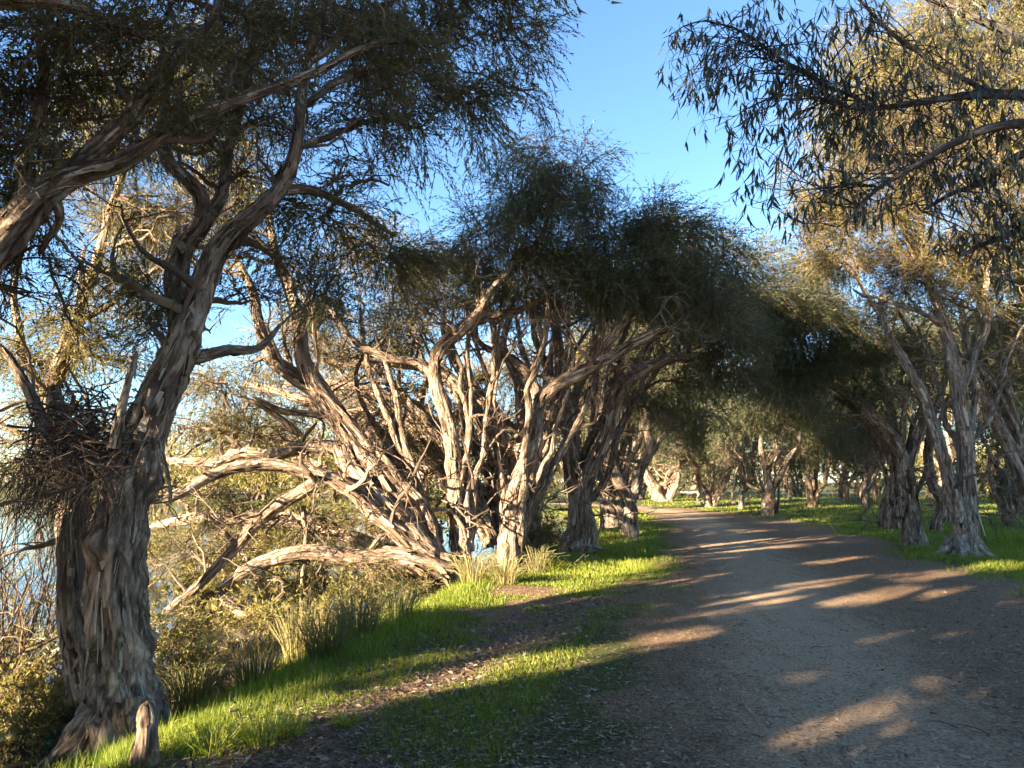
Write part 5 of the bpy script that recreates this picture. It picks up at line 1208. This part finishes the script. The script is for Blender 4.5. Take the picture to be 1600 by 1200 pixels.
# fallen dry branches
STK = [((745, 900), (870, 872), .022, 'dry fallen branch lying among the tussocks under the curved trunk'), ((880, 905), (935, 880), .014, 'pale dead stick poking from the grass clump right of the curved trunk'), ((350, 1180), (385, 1120), .006, 'thin dry stalk standing in the near grass'), ((1070, 775), (1098, 792), .10, 'fallen grey log at the far bend of the path')]
for i, (a, b_, r, lab) in enumerate(STK):
    A_, B_ = ground_at(*a), ground_at(*b_)
    A_ = np.array([A_[0], A_[1], float(terrain(A_[0], A_[1])) + (.35 if i < 3 else 1.0)]); B_ = np.array([B_[0], B_[1], float(terrain(B_[0], B_[1])) + r * .6])
    cv = curve_between(A_[None], B_[None], 8, np.random.default_rng(i + 5), .05, .04)[0] - B_
    V, q, bk, cav, fr = limb_geo(np.column_stack([cv, np.linspace(r * .4, r, 8)]), 10, .06, 600 + i, 0)
    o = build('fallen_branch', V, quads=q, mat=M['bark_grey'], smooth=True, attrs={'bark': ('POINT', bk), 'cav': ('POINT', cav)})
    o.location = tuple(B_)
    tag(o, lab, 'branch', 'fallen branches')

# ------------------------------------------------------------------ grass and leaf litter
def scatter_grass():
    rg = np.random.default_rng(200)
    O, H, Wd, TI = [], [], [], []
    def region(n, px0, px1, py0, py1, hmin, hmax, mind, tm):
        """n trial blades spread over the part of the ground the frame shows"""
        a = rg.uniform(px0, px1, n); b = rg.uniform(py0, py1, n)
        d = CAMZ * FPX / (b - HORIZON)
        x = (a - 800) / FPX * d * 1.0; y = d
        return x, y
    def put(x, y, hmul, tm, keep_min=.0):
        g, w, s = zones(x, y)
        nb = fbm2(x, y, 2.2, 33)
        keep = (rg.random(len(x)) < np.clip((g + (nb - .5) * .9), 0, 1) ** 1.3) & (g > .06)
        x, y, nb = x[keep], y[keep], nb[keep]
        dpx = x - path_x(y); k = bank_x(y) - x
        h = hmul * rg.uniform(.5, 1.2, len(x)) * (1 + 1.6 * sstep(-.5, .6, k) * (y < 16)) * (.55 + .9 * nb)
        O.append(np.column_stack([x, y, terrain(x, y) - .006])); H.append(h)
        Wd.append(np.maximum(.0022, .00050 * y) * rg.uniform(.7, 1.3, len(x)))
        TI.append(np.clip(rg.normal(tm, .27, len(x)) + (nb - .5) * .4, 0, 1))
    # near left verge
    x, y = region(130000, 200, 1050, 880, 1210, 0, 0, 0, 0); put(x, y, .042, .45)
    n = 60000; x = rg.uniform(-4, 2.5, n); y = rg.uniform(3.5, 14, n); put(x, y, .07, .40)
    x, y = region(26000, 850, 1110, 795, 890, 0, 0, 0, 0); put(x, y, .12, .5)
    x, y = region(110000, 1000, 1640, 776, 960, 0, 0, 0, 0); put(x, y, .11, .42)
    n = 26000; x = rg.uniform(5, 16, n); y = rg.uniform(8, 26, n); put(x, y, .11, .42)
    O_, H_, W_, T_ = np.concatenate(O), np.concatenate(H), np.concatenate(Wd), np.concatenate(TI)
    n = len(O_)
    lean = np.column_stack([rg.normal(size=(n, 2)) * .38, np.ones(n)])
    D = norm(lean)
    side = norm(np.cross(D, np.column_stack([rg.normal(size=(n, 2)), np.zeros(n)])))
    V = np.stack([O_ - side * W_[:, None], O_ + side * W_[:, None], O_ + D * H_[:, None]], 1)
    o = build('grass', V, tris=np.arange(n * 3).reshape(n, 3), mat=M['grass'], attrs={'tint': ('FACE', T_)})
    tag(o, 'patches of short green grass beside the path and under the trees', 'grass', kind='stuff')
    print('grass blades', n)
scatter_grass()

def scatter_litter():
    rg = np.random.default_rng(210)
    n = 52000
    a = rg.uniform(250, 1640, n); b = rg.uniform(815, 1215, n)
    d = CAMZ * FPX / (b - HORIZON)
    x, y = (a - 800) / FPX * d, d
    dpx = np.abs(x - path_x(y)); k = bank_x(y) - x
    p = .25 + .75 * sstep(.5, 1.9, dpx + (fbm2(x, y, 1.1, 44) - .5) * 2.0)
    keep = (rg.random(n) < p) & (k < 1.4)
    x, y = x[keep], y[keep]; n = len(x)
    on = np.abs(x - path_x(y)) < 2.3
    z = np.where(on, terrain(x, y, False) + .008 + (fbm2(x, y, 1.6, 5) - 0.5) * 0.035 * (1 - sstep(1.6, 2.4, np.abs(x - path_x(y)))), terrain(x, y) + .006) + rg.random(n) * .008
    th = rg.uniform(0, 6.28, n)
    D = norm(np.column_stack([np.cos(th), np.sin(th), rg.normal(0, .22, n)]))
    side = norm(np.cross(D, norm(np.column_stack([rg.normal(size=(n, 2)) * .35, np.ones(n)]))))
    l = rg.uniform(.012, .055, (n, 1)) * (1 + .03 * y[:, None]); w = l * rg.uniform(.06, .2, (n, 1))
    O_ = np.column_stack([x, y, z])
    V = np.stack([O_ - side * w, O_ + side * w, O_ + D * l], 1)
    tint = np.clip(rg.beta(1.6, 2.6, n) + (rg.random(n) < .02) * .6, 0, 1)
    o = build('leaf_litter', V, tris=np.arange(n * 3).reshape(n, 3), mat=M['litter'], attrs={'tint': ('FACE', tint)})
    tag(o, 'dry leaves and bark chips scattered over the path and verge', 'leaf litter', kind='stuff')
    n = 3600
    y = rg.uniform(4.0, 10.5, n); x = path_x(y) - 3.45 + .17 * (y - 5.4) + rg.normal(0, .42, n)
    z = terrain(x, y) + .006 + rg.random(n) * .022
    th = rg.uniform(0, 6.28, n)
    D = norm(np.column_stack([np.cos(th), np.sin(th), rg.normal(0, .35, n)]))
    side = norm(np.cross(D, norm(np.column_stack([rg.normal(size=(n, 2)) * .6, np.ones(n)]))))
    l = rg.uniform(.02, .075, (n, 1)); w = l * rg.uniform(.08, .26, (n, 1))
    O_ = np.column_stack([x, y, z])
    V = np.stack([O_, O_ + D * l * .5 + side * w + np.array([0, 0, .006]), O_ + D * l, O_ + D * l * .5 - side * w + np.array([0, 0, .006])], 1)
    o = build('fallen_leaves', V, quads=np.arange(n * 4).reshape(n, 4), mat=M['litter'], attrs={'tint': ('FACE', np.clip(rg.beta(1.6, 3.2, n), 0, 1))})
    tag(o, 'strip of curled dry leaves and bark across the left grass verge', 'leaf litter', kind='stuff')
    n = 260
    a = rg.uniform(300, 1640, n); b = rg.uniform(850, 1210, n)
    d = CAMZ * FPX / (b - HORIZON); x, y = (a - 800) / FPX * d, d
    z = terrain(x, y, False) + .006
    th = rg.uniform(0, 6.28, n); L = rg.uniform(.05, .28, n)
    A_ = np.column_stack([x, y, z]); B_ = A_ + np.column_stack([np.cos(th) * L, np.sin(th) * L, np.zeros(n)])
    B_[:, 2] = terrain(B_[:, 0], B_[:, 1], False) + .008
    cv = curve_between(A_, B_, 5, rg, .06, .05)
    acc = Acc()
    rr = rg.uniform(.0015, .004, n)
    V, q = tubes(cv, rr, rr * .5, 4)
    acc.add(V, quads=q, tint=np.repeat(rg.random(n), 16))
    o = acc.out('fallen_twigs', M['twig'], None, 'stuff')
    tag(o, 'thin dry twigs strewn on the dirt path', 'twigs', kind='stuff')
scatter_litter()

# ------------------------------------------------------------------ far woods
def far_wood(name, label, cs, seed, leaf='leaf_sunlit', ll=.6, dens=270):
    rg = np.random.default_rng(seed)
    acc = Acc(); st = Acc()
    for (x, y, h, r) in cs:
        z0 = max(float(terrain(x, y)), WATER_Z)
        n = int(dens * (h * r) ** .5)
        u = norm(rg.normal(size=(n, 3))) * rg.random((n, 1)) ** .3
        lump = .75 + .5 * vnoise(u * 2.3 + seed + x, 3)
        c = np.array([x, y, z0 + h * .56]) + u * np.array([r, r, h * .46]) * lump[:, None]
        d = norm(u + rg.normal(size=(n, 3)) * .8)
        leaves_on(acc, c, d, ll * rg.uniform(.5, 1.3, n), ll * .12 * rg.uniform(.6, 1.4, n), np.clip(rg.normal(.5, .2, n), 0, 1), rg, False)
        k = 5
        a = np.array([x, y, z0 - .1]) + rg.normal(size=(k, 3)) * np.array([.3, .3, 0])
        e = np.array([x, y, z0 + h * .6]) + rg.normal(size=(k, 3)) * np.array([r * .4, r * .4, h * .1])
        cv = curve_between(a, e, 6, rg, .08, 0)
        V, q = tubes(cv, np.full(k, .16), np.full(k, .05), 5)
        st.add(V, quads=q, tint=np.full(len(q), .5))
    root = bpy.data.objects.new(name, None); sc.collection.objects.link(root)
    tag(root, label, 'trees', kind='stuff')
    acc.out('foliage', M[leaf], root, 'stuff'); st.out('stems', M['twig'], root, 'stuff')
rg = np.random.default_rng(220)
cs = []
for k in range(44):
    x = rg.uniform(2, 75); y = rg.uniform(62, 105) - .25 * max(0, x - 25)
    cs.append((x, y, rg.uniform(4.5, 8.5), rg.uniform(2.4, 4.2)))
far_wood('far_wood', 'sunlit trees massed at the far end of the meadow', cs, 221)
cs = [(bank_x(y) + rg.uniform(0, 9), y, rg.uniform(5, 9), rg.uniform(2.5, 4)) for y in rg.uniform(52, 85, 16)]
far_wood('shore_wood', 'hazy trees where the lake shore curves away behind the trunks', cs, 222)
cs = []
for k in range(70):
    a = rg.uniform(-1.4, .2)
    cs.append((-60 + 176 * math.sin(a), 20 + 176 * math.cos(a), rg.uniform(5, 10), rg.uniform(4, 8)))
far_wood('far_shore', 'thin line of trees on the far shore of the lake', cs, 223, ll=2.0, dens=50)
